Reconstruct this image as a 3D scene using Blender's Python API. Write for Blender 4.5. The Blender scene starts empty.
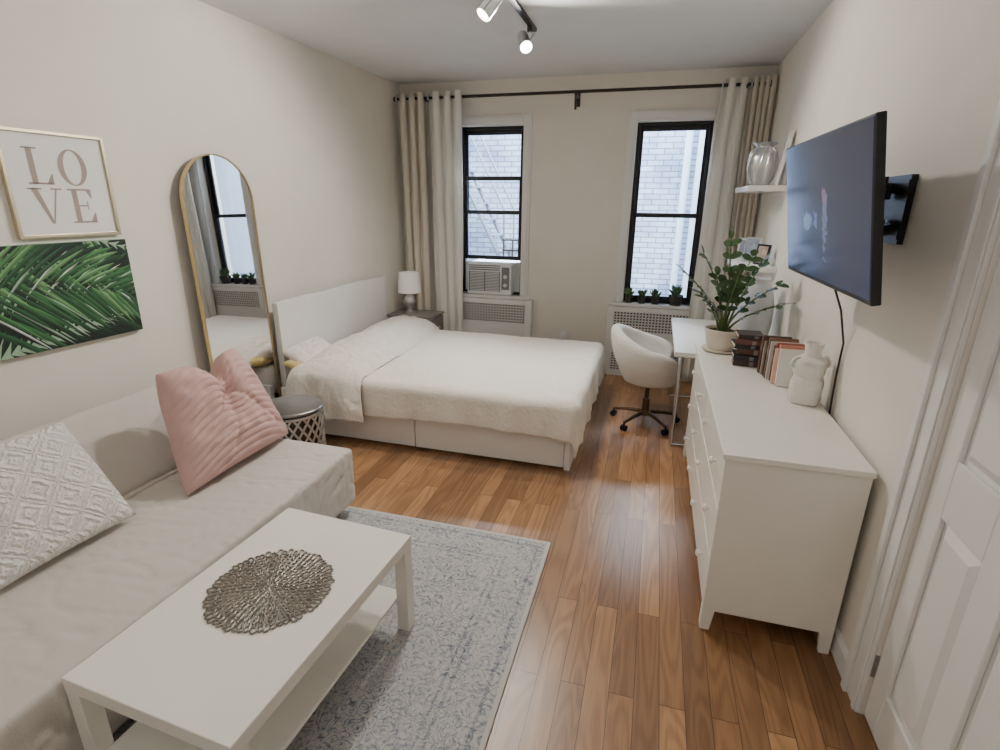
import bpy, bmesh, math, random
from mathutils import Vector, Matrix, noise
random.seed(7)
S = bpy.context.scene
COL = S.collection
PI = math.pi
R = math.radians

# ------------------------------------------------------------------ camera
F = 530.0
Yc = Vector((160, 170, -F)).normalized()
Zc = Vector((0.0116, 0.9514, 0.3075))
Zc = (Zc - Yc * Zc.dot(Yc)).normalized()
Xc = Yc.cross(Zc)
CH = 1.727
cd = bpy.data.cameras.new('camera')
cam = bpy.data.objects.new('camera', cd)
COL.objects.link(cam)
M3 = Matrix((Xc, Yc, Zc))
cam.matrix_world = Matrix.Translation((0, 0, CH)) @ M3.to_4x4()
cd.sensor_width = 36
cd.sensor_fit = 'HORIZONTAL'
cd.lens = F / 1000 * 36
cd.clip_start = 0.05
S.camera = cam

# ------------------------------------------------------------------ materials
def lin(c):
    o = []
    for x in c:
        x = x / 255
        o.append(x / 12.92 if x <= .04045 else ((x + .055) / 1.055) ** 2.4)
    return (o[0], o[1], o[2], 1)

def mat(name, col, rough=.5, metal=0, var=0, vscale=4, bump=0, bscale=60, stretch=(1, 1, 1), emit=0, coat=0, transl=0):
    m = bpy.data.materials.new(name)
    m.use_nodes = True
    nt = m.node_tree
    p = nt.nodes['Principled BSDF']
    c = lin(col)
    p.inputs['Base Color'].default_value = c
    p.inputs['Roughness'].default_value = rough
    p.inputs['Metallic'].default_value = metal
    if coat:
        p.inputs['Coat Weight'].default_value = coat
    if emit:
        p.inputs['Emission Color'].default_value = c
        p.inputs['Emission Strength'].default_value = emit
    tc = nt.nodes.new('ShaderNodeTexCoord')
    mp = nt.nodes.new('ShaderNodeMapping')
    mp.inputs['Scale'].default_value = stretch
    nt.links.new(tc.outputs['Object'], mp.inputs['Vector'])
    n = nt.nodes.new('ShaderNodeTexNoise')
    n.inputs['Scale'].default_value = vscale
    n.inputs['Detail'].default_value = 4
    nt.links.new(mp.outputs[0], n.inputs['Vector'])
    v = var if var else .02
    r = nt.nodes.new('ShaderNodeValToRGB')
    r.color_ramp.elements[0].position = .3
    r.color_ramp.elements[1].position = .7
    r.color_ramp.elements[0].color = tuple(x * (1 - v) for x in c[:3]) + (1,)
    r.color_ramp.elements[1].color = tuple(min(1, x * (1 + v)) for x in c[:3]) + (1,)
    nt.links.new(n.outputs[0], r.inputs[0])
    nt.links.new(r.outputs[0], p.inputs['Base Color'])
    if bump:
        b = nt.nodes.new('ShaderNodeTexNoise')
        b.inputs['Scale'].default_value = bscale
        b.inputs['Detail'].default_value = 3
        nt.links.new(mp.outputs[0], b.inputs['Vector'])
        bn = nt.nodes.new('ShaderNodeBump')
        bn.inputs['Strength'].default_value = bump
        bn.inputs['Distance'].default_value = .01
        nt.links.new(b.outputs[0], bn.inputs['Height'])
        nt.links.new(bn.outputs[0], p.inputs['Normal'])
    if transl:
        tb = nt.nodes.new('ShaderNodeBsdfTranslucent')
        nt.links.new(r.outputs[0], tb.inputs['Color'])
        mx = nt.nodes.new('ShaderNodeMixShader')
        mx.inputs[0].default_value = transl
        nt.links.new(p.outputs[0], mx.inputs[1]); nt.links.new(tb.outputs[0], mx.inputs[2])
        nt.links.new(mx.outputs[0], nt.nodes['Material Output'].inputs['Surface'])
    return m

def N(nt, t, **kw):
    n = nt.nodes.new(t)
    for k, v in kw.items():
        setattr(n, k, v)
    return n

def math_node(nt, op, a, b=None, c=None):
    n = nt.nodes.new('ShaderNodeMath')
    n.operation = op
    for i, x in enumerate((a, b, c)):
        if x is None:
            continue
        if isinstance(x, (int, float)):
            n.inputs[i].default_value = x
        else:
            nt.links.new(x, n.inputs[i])
    return n.outputs[0]

def mix_rgb(nt, fac, a, b, mode='MIX'):
    n = nt.nodes.new('ShaderNodeMix')
    n.data_type = 'RGBA'
    n.blend_type = mode
    for s, x in ((0, fac), (6, a), (7, b)):
        if isinstance(x, (int, float)):
            n.inputs[s].default_value = x
        elif isinstance(x, tuple):
            n.inputs[s].default_value = x
        else:
            nt.links.new(x, n.inputs[s])
    return n.outputs[2]

def floor_mat():
    m = bpy.data.materials.new('oak_floor')
    m.use_nodes = True
    nt = m.node_tree
    p = nt.nodes['Principled BSDF']
    tc = N(nt, 'ShaderNodeTexCoord')
    sp = N(nt, 'ShaderNodeSeparateXYZ')
    nt.links.new(tc.outputs['Object'], sp.inputs[0])
    cb = N(nt, 'ShaderNodeCombineXYZ')
    nt.links.new(sp.outputs[1], cb.inputs[0])
    nt.links.new(sp.outputs[0], cb.inputs[1])
    br = N(nt, 'ShaderNodeTexBrick')
    br.offset = .37
    br.inputs['Scale'].default_value = 1
    br.inputs['Brick Width'].default_value = 1.2
    br.inputs['Row Height'].default_value = .09
    br.inputs['Mortar Size'].default_value = .0014
    br.inputs['Mortar Smooth'].default_value = .2
    br.inputs['Color1'].default_value = (0, 0, 0, 1)
    br.inputs['Color2'].default_value = (1, 1, 1, 1)
    br.inputs['Mortar'].default_value = (.35, .35, .35, 1)
    nt.links.new(cb.outputs[0], br.inputs['Vector'])
    ramp = N(nt, 'ShaderNodeValToRGB')
    e = ramp.color_ramp.elements
    e[0].position = 0; e[0].color = lin((134, 98, 66))
    e[1].position = 1; e[1].color = lin((182, 138, 96))
    e2 = e.new(.5); e2.color = lin((158, 117, 80))
    nt.links.new(br.outputs['Color'], ramp.inputs[0])
    sc = N(nt, 'ShaderNodeVectorMath', operation='SCALE')
    nt.links.new(br.outputs['Color'], sc.inputs[0]); sc.inputs['Scale'].default_value = 17
    def grain(scale, det, dist):
        mp = N(nt, 'ShaderNodeMapping'); mp.inputs['Scale'].default_value = scale
        nt.links.new(cb.outputs[0], mp.inputs[0])
        addv = N(nt, 'ShaderNodeVectorMath', operation='ADD')
        nt.links.new(mp.outputs[0], addv.inputs[0]); nt.links.new(sc.outputs[0], addv.inputs[1])
        q = N(nt, 'ShaderNodeTexNoise')
        q.inputs['Scale'].default_value = 1; q.inputs['Detail'].default_value = det; q.inputs['Distortion'].default_value = dist
        nt.links.new(addv.outputs[0], q.inputs[0])
        return q.outputs[0]
    g1 = grain((5, 150, 1), 3, .4)
    g2 = grain((1.0, 8, 1), 1, .4)
    rings = math_node(nt, 'MULTIPLY_ADD', math_node(nt, 'SINE', math_node(nt, 'MULTIPLY', g2, 62)), .5, .5)
    gg = math_node(nt, 'ADD', math_node(nt, 'MULTIPLY', g1, .5), math_node(nt, 'MULTIPLY', rings, .26))
    gr = N(nt, 'ShaderNodeValToRGB')
    gr.color_ramp.elements[0].position = .22; gr.color_ramp.elements[0].color = (.64, .58, .52, 1)
    gr.color_ramp.elements[1].position = .5; gr.color_ramp.elements[1].color = (1, 1, 1, 1)
    nt.links.new(gg, gr.inputs[0])
    c1 = mix_rgb(nt, .75, ramp.outputs[0], gr.outputs[0], 'MULTIPLY')
    c2 = mix_rgb(nt, br.outputs['Fac'], c1, lin((66, 44, 28)))
    nt.links.new(c2, p.inputs['Base Color'])
    rr = math_node(nt, 'MULTIPLY_ADD', g1, .14, .25)
    nt.links.new(rr, p.inputs['Roughness'])
    p.inputs['Specular IOR Level'].default_value = .65
    bp = N(nt, 'ShaderNodeBump'); bp.inputs['Strength'].default_value = .15; bp.inputs['Distance'].default_value = .004
    inv = math_node(nt, 'SUBTRACT', 1, br.outputs['Fac'])
    nt.links.new(inv, bp.inputs['Height'])
    nt.links.new(bp.outputs[0], p.inputs['Normal'])
    return m

def brick_mat():
    m = bpy.data.materials.new('painted_brick')
    m.use_nodes = True
    nt = m.node_tree
    p = nt.nodes['Principled BSDF']
    tc = N(nt, 'ShaderNodeTexCoord')
    sp = N(nt, 'ShaderNodeSeparateXYZ'); nt.links.new(tc.outputs['Object'], sp.inputs[0])
    cb = N(nt, 'ShaderNodeCombineXYZ')
    nt.links.new(sp.outputs[0], cb.inputs[0]); nt.links.new(sp.outputs[2], cb.inputs[1])
    br = N(nt, 'ShaderNodeTexBrick')
    br.inputs['Scale'].default_value = 1
    br.inputs['Brick Width'].default_value = .22
    br.inputs['Row Height'].default_value = .075
    br.inputs['Mortar Size'].default_value = .008
    br.inputs['Color1'].default_value = lin((196, 208, 228))
    br.inputs['Color2'].default_value = lin((164, 180, 206))
    br.inputs['Mortar'].default_value = lin((112, 126, 152))
    nt.links.new(cb.outputs[0], br.inputs['Vector'])
    nz = N(nt, 'ShaderNodeTexNoise'); nz.inputs['Scale'].default_value = 1.4; nz.inputs['Detail'].default_value = 5
    nt.links.new(tc.outputs['Object'], nz.inputs[0])
    rp = N(nt, 'ShaderNodeValToRGB')
    rp.color_ramp.elements[0].position = .35; rp.color_ramp.elements[0].color = (.5, .55, .63, 1)
    rp.color_ramp.elements[1].position = .6; rp.color_ramp.elements[1].color = (1, 1, 1, 1)
    nt.links.new(nz.outputs[0], rp.inputs[0])
    c = mix_rgb(nt, 1, br.outputs['Color'], rp.outputs[0], 'MULTIPLY')
    nt.links.new(c, p.inputs['Base Color'])
    p.inputs['Roughness'].default_value = .8
    return m

def rug_mat(hx, hy):
    m = bpy.data.materials.new('distressed_rug')
    m.use_nodes = True
    nt = m.node_tree
    p = nt.nodes['Principled BSDF']
    tc = N(nt, 'ShaderNodeTexCoord')
    sp = N(nt, 'ShaderNodeSeparateXYZ'); nt.links.new(tc.outputs['Object'], sp.inputs[0])
    ax = math_node(nt, 'ABSOLUTE', sp.outputs[0]); ay = math_node(nt, 'ABSOLUTE', sp.outputs[1])
    dx = math_node(nt, 'SUBTRACT', hx, ax); dy = math_node(nt, 'SUBTRACT', hy, ay)
    d = math_node(nt, 'MINIMUM', dx, dy)
    cm = N(nt, 'ShaderNodeCombineXYZ'); nt.links.new(ax, cm.inputs[0]); nt.links.new(ay, cm.inputs[1])
    nd = N(nt, 'ShaderNodeTexNoise'); nd.inputs['Scale'].default_value = 12
    nt.links.new(cm.outputs[0], nd.inputs[0])
    va = N(nt, 'ShaderNodeVectorMath', operation='MULTIPLY_ADD')
    nt.links.new(nd.outputs['Color'], va.inputs[0]); va.inputs[1].default_value = (.09, .09, 0)
    nt.links.new(cm.outputs[0], va.inputs[2])
    n1 = N(nt, 'ShaderNodeTexNoise'); n1.inputs['Scale'].default_value = 11; n1.inputs['Detail'].default_value = 1
    nt.links.new(va.outputs[0], n1.inputs[0])
    s1 = math_node(nt, 'ABSOLUTE', math_node(nt, 'SINE', math_node(nt, 'MULTIPLY', n1.outputs[0], 38)))
    l1 = math_node(nt, 'LESS_THAN', s1, .45)
    wv = N(nt, 'ShaderNodeTexVoronoi'); wv.inputs['Scale'].default_value = 16
    nt.links.new(va.outputs[0], wv.inputs['Vector'])
    s2 = math_node(nt, 'ABSOLUTE', math_node(nt, 'SINE', math_node(nt, 'MULTIPLY', wv.outputs['Distance'], 14)))
    l2 = math_node(nt, 'LESS_THAN', s2, .45)
    nz = N(nt, 'ShaderNodeTexNoise'); nz.inputs['Scale'].default_value = 60; nz.inputs['Detail'].default_value = 6; nz.inputs['Roughness'].default_value = .8
    nt.links.new(tc.outputs['Object'], nz.inputs[0])
    nl = N(nt, 'ShaderNodeTexNoise'); nl.inputs['Scale'].default_value = 4; nl.inputs['Detail'].default_value = 5
    nt.links.new(tc.outputs['Object'], nl.inputs[0])
    a = math_node(nt, 'ADD', math_node(nt, 'MULTIPLY', l1, .32), math_node(nt, 'MULTIPLY', l2, .34))
    b1 = math_node(nt, 'COMPARE', d, .2, .008)
    b2 = math_node(nt, 'COMPARE', d, .06, .008)
    b3 = math_node(nt, 'COMPARE', d, .23, .005)
    bb = math_node(nt, 'MAXIMUM', b1, math_node(nt, 'MAXIMUM', b2, b3))
    a = math_node(nt, 'ADD', a, math_node(nt, 'MULTIPLY', bb, .3))
    wear = N(nt, 'ShaderNodeMapRange'); wear.inputs[1].default_value = .40; wear.inputs[2].default_value = .62
    nt.links.new(nz.outputs[0], wear.inputs[0])
    wl = N(nt, 'ShaderNodeMapRange'); wl.inputs[1].default_value = .3; wl.inputs[2].default_value = .65; wl.inputs[3].default_value = .45; wl.inputs[4].default_value = 1.2
    nt.links.new(nl.outputs[0], wl.inputs[0])
    a = math_node(nt, 'MULTIPLY', a, wl.outputs[0])
    a = math_node(nt, 'MULTIPLY', a, math_node(nt, 'MULTIPLY_ADD', wear.outputs[0], .7, .5))
    a = math_node(nt, 'ADD', a, math_node(nt, 'MULTIPLY', wear.outputs[0], .3))
    rp = N(nt, 'ShaderNodeValToRGB')
    e = rp.color_ramp.elements
    e[0].position = .0; e[0].color = lin((200, 196, 190))
    e[1].position = .9; e[1].color = lin((98, 106, 120))
    k = e.new(.4); k.color = lin((158, 160, 165))
    nt.links.new(a, rp.inputs[0])
    edge = math_node(nt, 'LESS_THAN', d, .02)
    c = mix_rgb(nt, edge, rp.outputs[0], lin((196, 192, 186)))
    nt.links.new(c, p.inputs['Base Color'])
    p.inputs['Roughness'].default_value = .95
    bp = N(nt, 'ShaderNodeBump'); bp.inputs['Strength'].default_value = .35; bp.inputs['Distance'].default_value = .006
    nf = N(nt, 'ShaderNodeTexNoise'); nf.inputs['Scale'].default_value = 180
    nt.links.new(tc.outputs['Object'], nf.inputs[0]); nt.links.new(nf.outputs[0], bp.inputs['Height'])
    nt.links.new(bp.outputs[0], p.inputs['Normal'])
    return m

def glass_pane_mat():
    m = bpy.data.materials.new('window_glass')
    m.use_nodes = True
    nt = m.node_tree
    nt.nodes.remove(nt.nodes['Principled BSDF'])
    out = nt.nodes['Material Output']
    t = N(nt, 'ShaderNodeBsdfTransparent'); g = N(nt, 'ShaderNodeBsdfGlossy')
    g.inputs['Roughness'].default_value = .02
    fr = N(nt, 'ShaderNodeFresnel'); fr.inputs['IOR'].default_value = 1.3
    mx = N(nt, 'ShaderNodeMixShader')
    nt.links.new(fr.outputs[0], mx.inputs[0]); nt.links.new(t.outputs[0], mx.inputs[1]); nt.links.new(g.outputs[0], mx.inputs[2])
    nt.links.new(mx.outputs[0], out.inputs['Surface'])
    return m

def vcol_mat(name, rough=.6):
    m = bpy.data.materials.new(name)
    m.use_nodes = True
    nt = m.node_tree
    a = N(nt, 'ShaderNodeAttribute'); a.attribute_name = 'Col'
    nt.links.new(a.outputs['Color'], nt.nodes['Principled BSDF'].inputs['Base Color'])
    nt.nodes['Principled BSDF'].inputs['Roughness'].default_value = rough
    return m

def screen_mat():
    m = bpy.data.materials.new('tv_screen')
    m.use_nodes = True
    nt = m.node_tree
    p = nt.nodes['Principled BSDF']
    tc = N(nt, 'ShaderNodeTexCoord')
    sp = N(nt, 'ShaderNodeSeparateXYZ'); nt.links.new(tc.outputs['Object'], sp.inputs[0])
    base = mix_rgb(nt, math_node(nt, 'MULTIPLY_ADD', sp.outputs[2], 1.6, .5), lin((62, 70, 98)), lin((40, 46, 68)))
    c = base
    nz = N(nt, 'ShaderNodeTexNoise'); nz.inputs['Scale'].default_value = 45
    nt.links.new(tc.outputs['Object'], nz.inputs[0])
    for (y, z, ry, rz, col) in ((.16, -.04, .06, .035, (130, 145, 180)), (-.05, .05, .03, .035, (175, 110, 110)), (-.06, -.03, .03, .12, (122, 132, 168)), (.06, -.03, .03, .03, (110, 135, 200))):
        q = math_node(nt, 'ADD', math_node(nt, 'POWER', math_node(nt, 'ABSOLUTE', math_node(nt, 'DIVIDE', math_node(nt, 'SUBTRACT', sp.outputs[1], y), ry)), 2),
                      math_node(nt, 'POWER', math_node(nt, 'ABSOLUTE', math_node(nt, 'DIVIDE', math_node(nt, 'SUBTRACT', sp.outputs[2], z), rz)), 2))
        q = math_node(nt, 'ADD', q, math_node(nt, 'MULTIPLY_ADD', nz.outputs[0], 5, -2.4))
        mk = math_node(nt, 'LESS_THAN', q, .8)
        c = mix_rgb(nt, math_node(nt, 'MULTIPLY', mk, .8), c, lin(col))
    nt.links.new(c, p.inputs['Emission Color'])
    p.inputs['Emission Strength'].default_value = .75
    p.inputs['Base Color'].default_value = (.004, .004, .006, 1)
    p.inputs['Roughness'].default_value = .14
    return m

def key_mat():
    m = mat('tufted_white', (226, 222, 214), .95, var=.03)
    nt = m.node_tree
    p = nt.nodes['Principled BSDF']
    tc = N(nt, 'ShaderNodeTexCoord'); mp = N(nt, 'ShaderNodeMapping')
    mp.inputs['Rotation'].default_value = (0, 0, R(45))
    nt.links.new(tc.outputs['Object'], mp.inputs[0])
    vo = N(nt, 'ShaderNodeTexVoronoi'); vo.distance = 'CHEBYCHEV'
    vo.inputs['Scale'].default_value = 10; vo.inputs['Randomness'].default_value = 0
    vo.voronoi_dimensions = '2D'
    nt.links.new(mp.outputs[0], vo.inputs['Vector'])
    nd = N(nt, 'ShaderNodeTexNoise'); nd.inputs['Scale'].default_value = 70
    nt.links.new(tc.outputs['Object'], nd.inputs[0])
    dd = math_node(nt, 'ADD', vo.outputs['Distance'], math_node(nt, 'MULTIPLY_ADD', nd.outputs[0], .2, -.1))
    s = math_node(nt, 'SINE', math_node(nt, 'MULTIPLY', dd, 25))
    nf = N(nt, 'ShaderNodeTexNoise'); nf.inputs['Scale'].default_value = 150
    nt.links.new(tc.outputs['Object'], nf.inputs[0])
    h = math_node(nt, 'ADD', s, math_node(nt, 'MULTIPLY', nf.outputs[0], .9))
    bp = N(nt, 'ShaderNodeBump'); bp.inputs['Strength'].default_value = .7; bp.inputs['Distance'].default_value = .011
    nt.links.new(h, bp.inputs['Height']); nt.links.new(bp.outputs[0], p.inputs['Normal'])
    cc = mix_rgb(nt, math_node(nt, 'MULTIPLY_ADD', s, .5, .5), lin((238, 234, 227)), lin((250, 247, 242)))
    nt.links.new(cc, p.inputs['Base Color'])
    return m

M_wall = mat('cream_paint', (233, 228, 218), .85, bump=.05, bscale=120)
M_ceil = mat('ceiling_paint', (226, 227, 227), .9, bump=.05, bscale=80)
M_trim = mat('white_trim_paint', (233, 232, 229), .45)
M_floor = floor_mat()
M_brick = brick_mat()
M_black = mat('black_window_metal', (18, 18, 20), .4)
M_glass = glass_pane_mat()
M_lac = mat('white_lacquer', (238, 235, 226), .32)
M_lac2 = mat('white_lacquer_bed', (236, 234, 230), .38)
M_gap = mat('dark_gap', (30, 28, 26), .9)
M_inner = mat('smoked_silver', (96, 95, 94), .4, .8)
M_sofa = mat('greige_sofa_cover', (205, 198, 189), .95, var=.015, vscale=9, bump=.2, bscale=200)
M_pink = mat('dusty_pink_velvet', (202, 165, 159), .85, var=.05, vscale=12, bump=.15, bscale=150)
M_key = key_mat()
M_cover = mat('cream_coverlet', (229, 221, 209), .92, var=.02, bump=.5, bscale=40)
M_duvet = mat('off_white_duvet', (229, 222, 211), .92, var=.02, vscale=8, bump=.5, bscale=44)
M_sheet = mat('blush_pillowcase', (234, 224, 219), .9, var=.02)
M_yellow = mat('mustard_pillowcase', (220, 196, 132), .9, var=.03)
M_gold = mat('brushed_gold', (206, 184, 138), .32, 1, var=.05)
M_champ = mat('champagne_metal', (208, 196, 170), .38, 1, var=.05)
M_mirror = mat('mirror_silver', (238, 240, 240), .01, 1, var=.001)
M_silver = mat('silver_metal', (214, 215, 217), .28, 1, var=.05, vscale=20)
M_steel = mat('dark_silver_metal', (160, 161, 163), .3, 1, var=.08, vscale=16)
M_chrome = mat('chrome', (205, 205, 208), .12, 1)
M_bronze = mat('dark_bronze_chair_base', (112, 92, 74), .3, .9)
M_pewter = mat('pewter_vinyl', (142, 135, 126), .42, .7, var=.15, vscale=30)
M_cream_cur = mat('cream_curtain', (252, 249, 242), .9, var=.02, bump=.1, bscale=200, transl=.25)
M_beige_cur = mat('beige_curtain', (230, 221, 206), .9, var=.03, bump=.1, bscale=200, transl=.2)
M_rod = mat('dark_bronze', (58, 54, 50), .4, .7)
M_ac = mat('ac_plastic', (240, 241, 242), .5)
M_acd = mat('ac_dark', (126, 128, 130), .6)
M_plastic = mat('white_plastic', (234, 233, 230), .4)
M_pot = mat('cream_ceramic', (226, 214, 200), .35, var=.03)
M_ceram = mat('white_ceramic', (234, 230, 222), .5, var=.03, bump=.7, bscale=40)
M_smooth = mat('pale_vessel_glaze', (204, 208, 213), .35, var=.02)
M_knob = mat('white_knob', (236, 232, 226), .3)
M_soil = mat('soil', (60, 44, 32), .95, bump=.6, bscale=80)
M_leaf = mat('dark_green_leaf', (50, 78, 42), .25, var=.25, vscale=14)
M_leaf2 = mat('succulent_green', (78, 108, 68), .5, var=.3, vscale=30)
M_stem = mat('green_stem', (84, 104, 56), .5, var=.1)
M_dpot = mat('charcoal_pot', (58, 56, 56), .6)
M_tvb = mat('black_plastic', (14, 14, 16), .35)
M_screen = screen_mat()
M_boucle = mat('white_boucle', (230, 226, 219), .95, var=.04, bump=.9, bscale=120)
M_grille = mat('grille_white', (233, 232, 229), .5)
M_lampsh = mat('white_lamp_shade', (238, 236, 231), .8, emit=.1)
M_night = mat('grey_nightstand', (132, 128, 124), .35, .3, var=.1)
M_bulb = mat('warm_bulb', (255, 240, 215), .5, emit=25)
M_poster = mat('poster_paper', (236, 234, 231), .7)
M_letter = mat('taupe_grey_ink', (162, 145, 137), .6)
M_canvas = mat('canvas_edge', (150, 178, 150), .8, var=.2, vscale=6)
M_palm = vcol_mat('palm_print')
M_fire = mat('fire_escape_paint', (118, 128, 146), .6)
M_out = mat('pale_render_wall', (192, 206, 226), .8, var=.03)

# ------------------------------------------------------------------ mesh helper
class MB:
    def __init__(s):
        s.bm = bmesh.new()
    def v(s, p):
        return s.bm.verts.new(p)
    def f(s, vs):
        try:
            return s.bm.faces.new(vs)
        except ValueError:
            return None
    def box(s, x0, x1, y0, y1, z0, z1, M=None):
        ps = [Vector((x, y, z)) for x in (x0, x1) for y in (y0, y1) for z in (z0, z1)]
        vs = [s.v(M @ p if M else p) for p in ps]
        for q in ((0, 1, 3, 2), (4, 6, 7, 5), (0, 4, 5, 1), (2, 3, 7, 6), (0, 2, 6, 4), (1, 5, 7, 3)):
            s.f([vs[i] for i in q])
        return s
    def prism(s, pts, ax, d0, d1):
        def P(p, d):
            return {'x': (d, p[0], p[1]), 'y': (p[0], d, p[1]), 'z': (p[0], p[1], d)}[ax]
        a = [s.v(P(p, d0)) for p in pts]
        b = [s.v(P(p, d1)) for p in pts]
        n = len(pts)
        s.f(a); s.f(b[::-1])
        for i in range(n):
            s.f([a[i], a[(i + 1) % n], b[(i + 1) % n], b[i]])
        return s
    def lathe(s, prof, c=(0, 0, 0), seg=32, M=None):
        rings = []
        for r, z in prof:
            if r < 1e-6:
                p = Vector((c[0], c[1], c[2] + z))
                rings.append([s.v(M @ p if M else p)])
            else:
                rg = []
                for i in range(seg):
                    t = 2 * PI * i / seg
                    p = Vector((c[0] + r * math.cos(t), c[1] + r * math.sin(t), c[2] + z))
                    rg.append(s.v(M @ p if M else p))
                rings.append(rg)
        for a, b in zip(rings, rings[1:]):
            if len(a) == 1 and len(b) == 1:
                continue
            for i in range(seg):
                j = (i + 1) % seg
                if len(a) == 1:
                    s.f([a[0], b[j], b[i]])
                elif len(b) == 1:
                    s.f([a[i], a[j], b[0]])
                else:
                    s.f([a[i], a[j], b[j], b[i]])
        return s
    def tube(s, pts, r, seg=8, closed=False):
        pts = [Vector(p) for p in pts]
        n = len(pts)
        rr = r if isinstance(r, (list, tuple)) else [r] * n
        rings = []
        nrm = None
        for i in range(n):
            if closed:
                t = pts[(i + 1) % n] - pts[i - 1]
            else:
                t = pts[min(i + 1, n - 1)] - pts[max(i - 1, 0)]
            t.normalize()
            if nrm is None:
                nrm = t.orthogonal().normalized()
            nrm = (nrm - t * nrm.dot(t))
            if nrm.length < 1e-6:
                nrm = t.orthogonal()
            nrm.normalize()
            b = t.cross(nrm)
            rings.append([s.v(pts[i] + (nrm * math.cos(2 * PI * k / seg) + b * math.sin(2 * PI * k / seg)) * rr[i]) for k in range(seg)])
        m = n if closed else n - 1
        for i in range(m):
            a, c = rings[i], rings[(i + 1) % n]
            for k in range(seg):
                s.f([a[k], a[(k + 1) % seg], c[(k + 1) % seg], c[k]])
        if not closed:
            s.f(rings[0][::-1]); s.f(rings[-1])
        return s
    def cyl(s, p0, p1, r, r1=None, seg=16):
        return s.tube([p0, p1], [r, r if r1 is None else r1], seg)
    def grid(s, nu, nv, fn):
        vs = [[s.v(fn(i / nu, j / nv)) for j in range(nv + 1)] for i in range(nu + 1)]
        for i in range(nu):
            for j in range(nv):
                s.f([vs[i][j], vs[i + 1][j], vs[i + 1][j + 1], vs[i][j + 1]])
        return s
    def soft(s, size, r, step=.03, disp=None, M=None):
        h = [x / 2 for x in size]
        n = [max(4, int(round(x / step))) for x in size]
        d = {}
        def gv(i, j, k):
            key = (i, j, k)
            if key in d:
                return d[key]
            p = Vector([-h[a] + 2 * h[a] * q / n[a] for a, q in enumerate(key)])
            inn = Vector([max(-(h[a] - r), min(h[a] - r, p[a])) for a in range(3)])
            e = p - inn
            if e.length > 1e-9:
                e.normalize()
                p = inn + e * r
            if disp:
                p = disp(p, e)
            if M:
                p = M @ p
            d[key] = s.v(p)
            return d[key]
        for a in range(3):
            b, c = (a + 1) % 3, (a + 2) % 3
            for side in (0, n[a]):
                for i in range(n[b]):
                    for j in range(n[c]):
                        q = []
                        for (u, w) in ((i, j), (i + 1, j), (i + 1, j + 1), (i, j + 1)):
                            key = [0, 0, 0]
                            key[a] = side; key[b] = u; key[c] = w
                            q.append(gv(*key))
                        s.f(q if side else q[::-1])
        return s

def mw(o):
    m = o.matrix_basis.copy()
    return mw(o.parent) @ m if o.parent else m

def B(mb, name, m, parent=None, bev=0, seg=2, smooth=None, sub=0, solid=0, matrix=None, keep=False, recalc=True):
    bm = mb.bm
    if recalc:
        bmesh.ops.recalc_face_normals(bm, faces=bm.faces[:])
    loc = None
    if parent is not None and not keep:
        bm.transform(mw(parent).inverted())
    elif matrix is None and parent is None:
        xs = [v.co for v in bm.verts]
        lo = [min(p[i] for p in xs) for i in range(3)]
        hi = [max(p[i] for p in xs) for i in range(3)]
        loc = Vector(((lo[0] + hi[0]) / 2, (lo[1] + hi[1]) / 2, lo[2]))
        bm.transform(Matrix.Translation(-loc))
    me = bpy.data.meshes.new(name)
    bm.to_mesh(me); bm.free()
    me.materials.append(m)
    if smooth is not None:
        me.polygons.foreach_set('use_smooth', [True] * len(me.polygons))
        me.set_sharp_from_angle(angle=R(smooth))
    o = bpy.data.objects.new(name, me)
    COL.objects.link(o)
    if parent is not None:
        o.parent = parent
    if loc is not None:
        o.location = loc
    if matrix is not None:
        o.matrix_basis = matrix
    if solid:
        md = o.modifiers.new('solid', 'SOLIDIFY'); md.thickness = solid; md.offset = 0
    if bev:
        md = o.modifiers.new('bevel', 'BEVEL'); md.width = bev; md.segments = seg; md.limit_method = 'ANGLE'; md.angle_limit = R(40)
        md.harden_normals = False
    if sub:
        md = o.modifiers.new('sub', 'SUBSURF'); md.levels = sub; md.render_levels = sub
    return o

def thing(name, label, cat, loc=(0, 0, 0), rz=0, group=None):
    o = bpy.data.objects.new(name, None)
    COL.objects.link(o)
    o.location = loc
    o.rotation_euler = (0, 0, rz)
    o.empty_display_size = .1
    o['label'] = label; o['category'] = cat
    if group:
        o['group'] = group
    return o

def tag(o, label, cat, group=None):
    o['label'] = label; o['category'] = cat
    if group:
        o['group'] = group
    return o

def struct(o, label=None):
    o['kind'] = 'structure'
    if label:
        o['label'] = label
    return o

def sroot(name, loc, label):
    o = bpy.data.objects.new(name, None)
    COL.objects.link(o); o.location = loc
    return struct(o, label)

def nz(p, s=1.0):
    return noise.noise(Vector(p) * s)

# ------------------------------------------------------------------ room shell
XL, XR, YB, YF, ZC = -2.86, .86, 5.6, -1.7, 2.88
SK = .045
def wx(y):
    return XL + SK * (y - 2.3)
WROT = -math.atan(SK)
W1 = (-2.06, -1.37); W2 = (-.275, .405); WZ = (.77, 2.47)
struct(B(MB().box(wx(YF) - .12, XR + .12, YF - .12, YB + .25, -.1, 0), 'floor', M_floor), 'glossy warm oak strip floor')
struct(B(MB().box(wx(YF) - .12, XR + .12, YF - .12, YB + .25, ZC, ZC + .12), 'ceiling', M_ceil), 'flat off white ceiling')
struct(B(MB().prism([(wx(YF - .12), YF - .12), (wx(YB), YB), (wx(YB), YB + .25), (wx(YF) - .12, YB + .25), (wx(YF) - .12, YF - .12)], 'z', 0, ZC), 'wall_left', M_wall), 'cream wall behind the sofa and bed')
struct(B(MB().box(wx(YF), XR, YF - .12, YF, 0, ZC), 'wall_front', M_wall), 'cream wall behind the viewer')
DY0, DY1, DZ = .93, 1.74, 2.06
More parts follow.
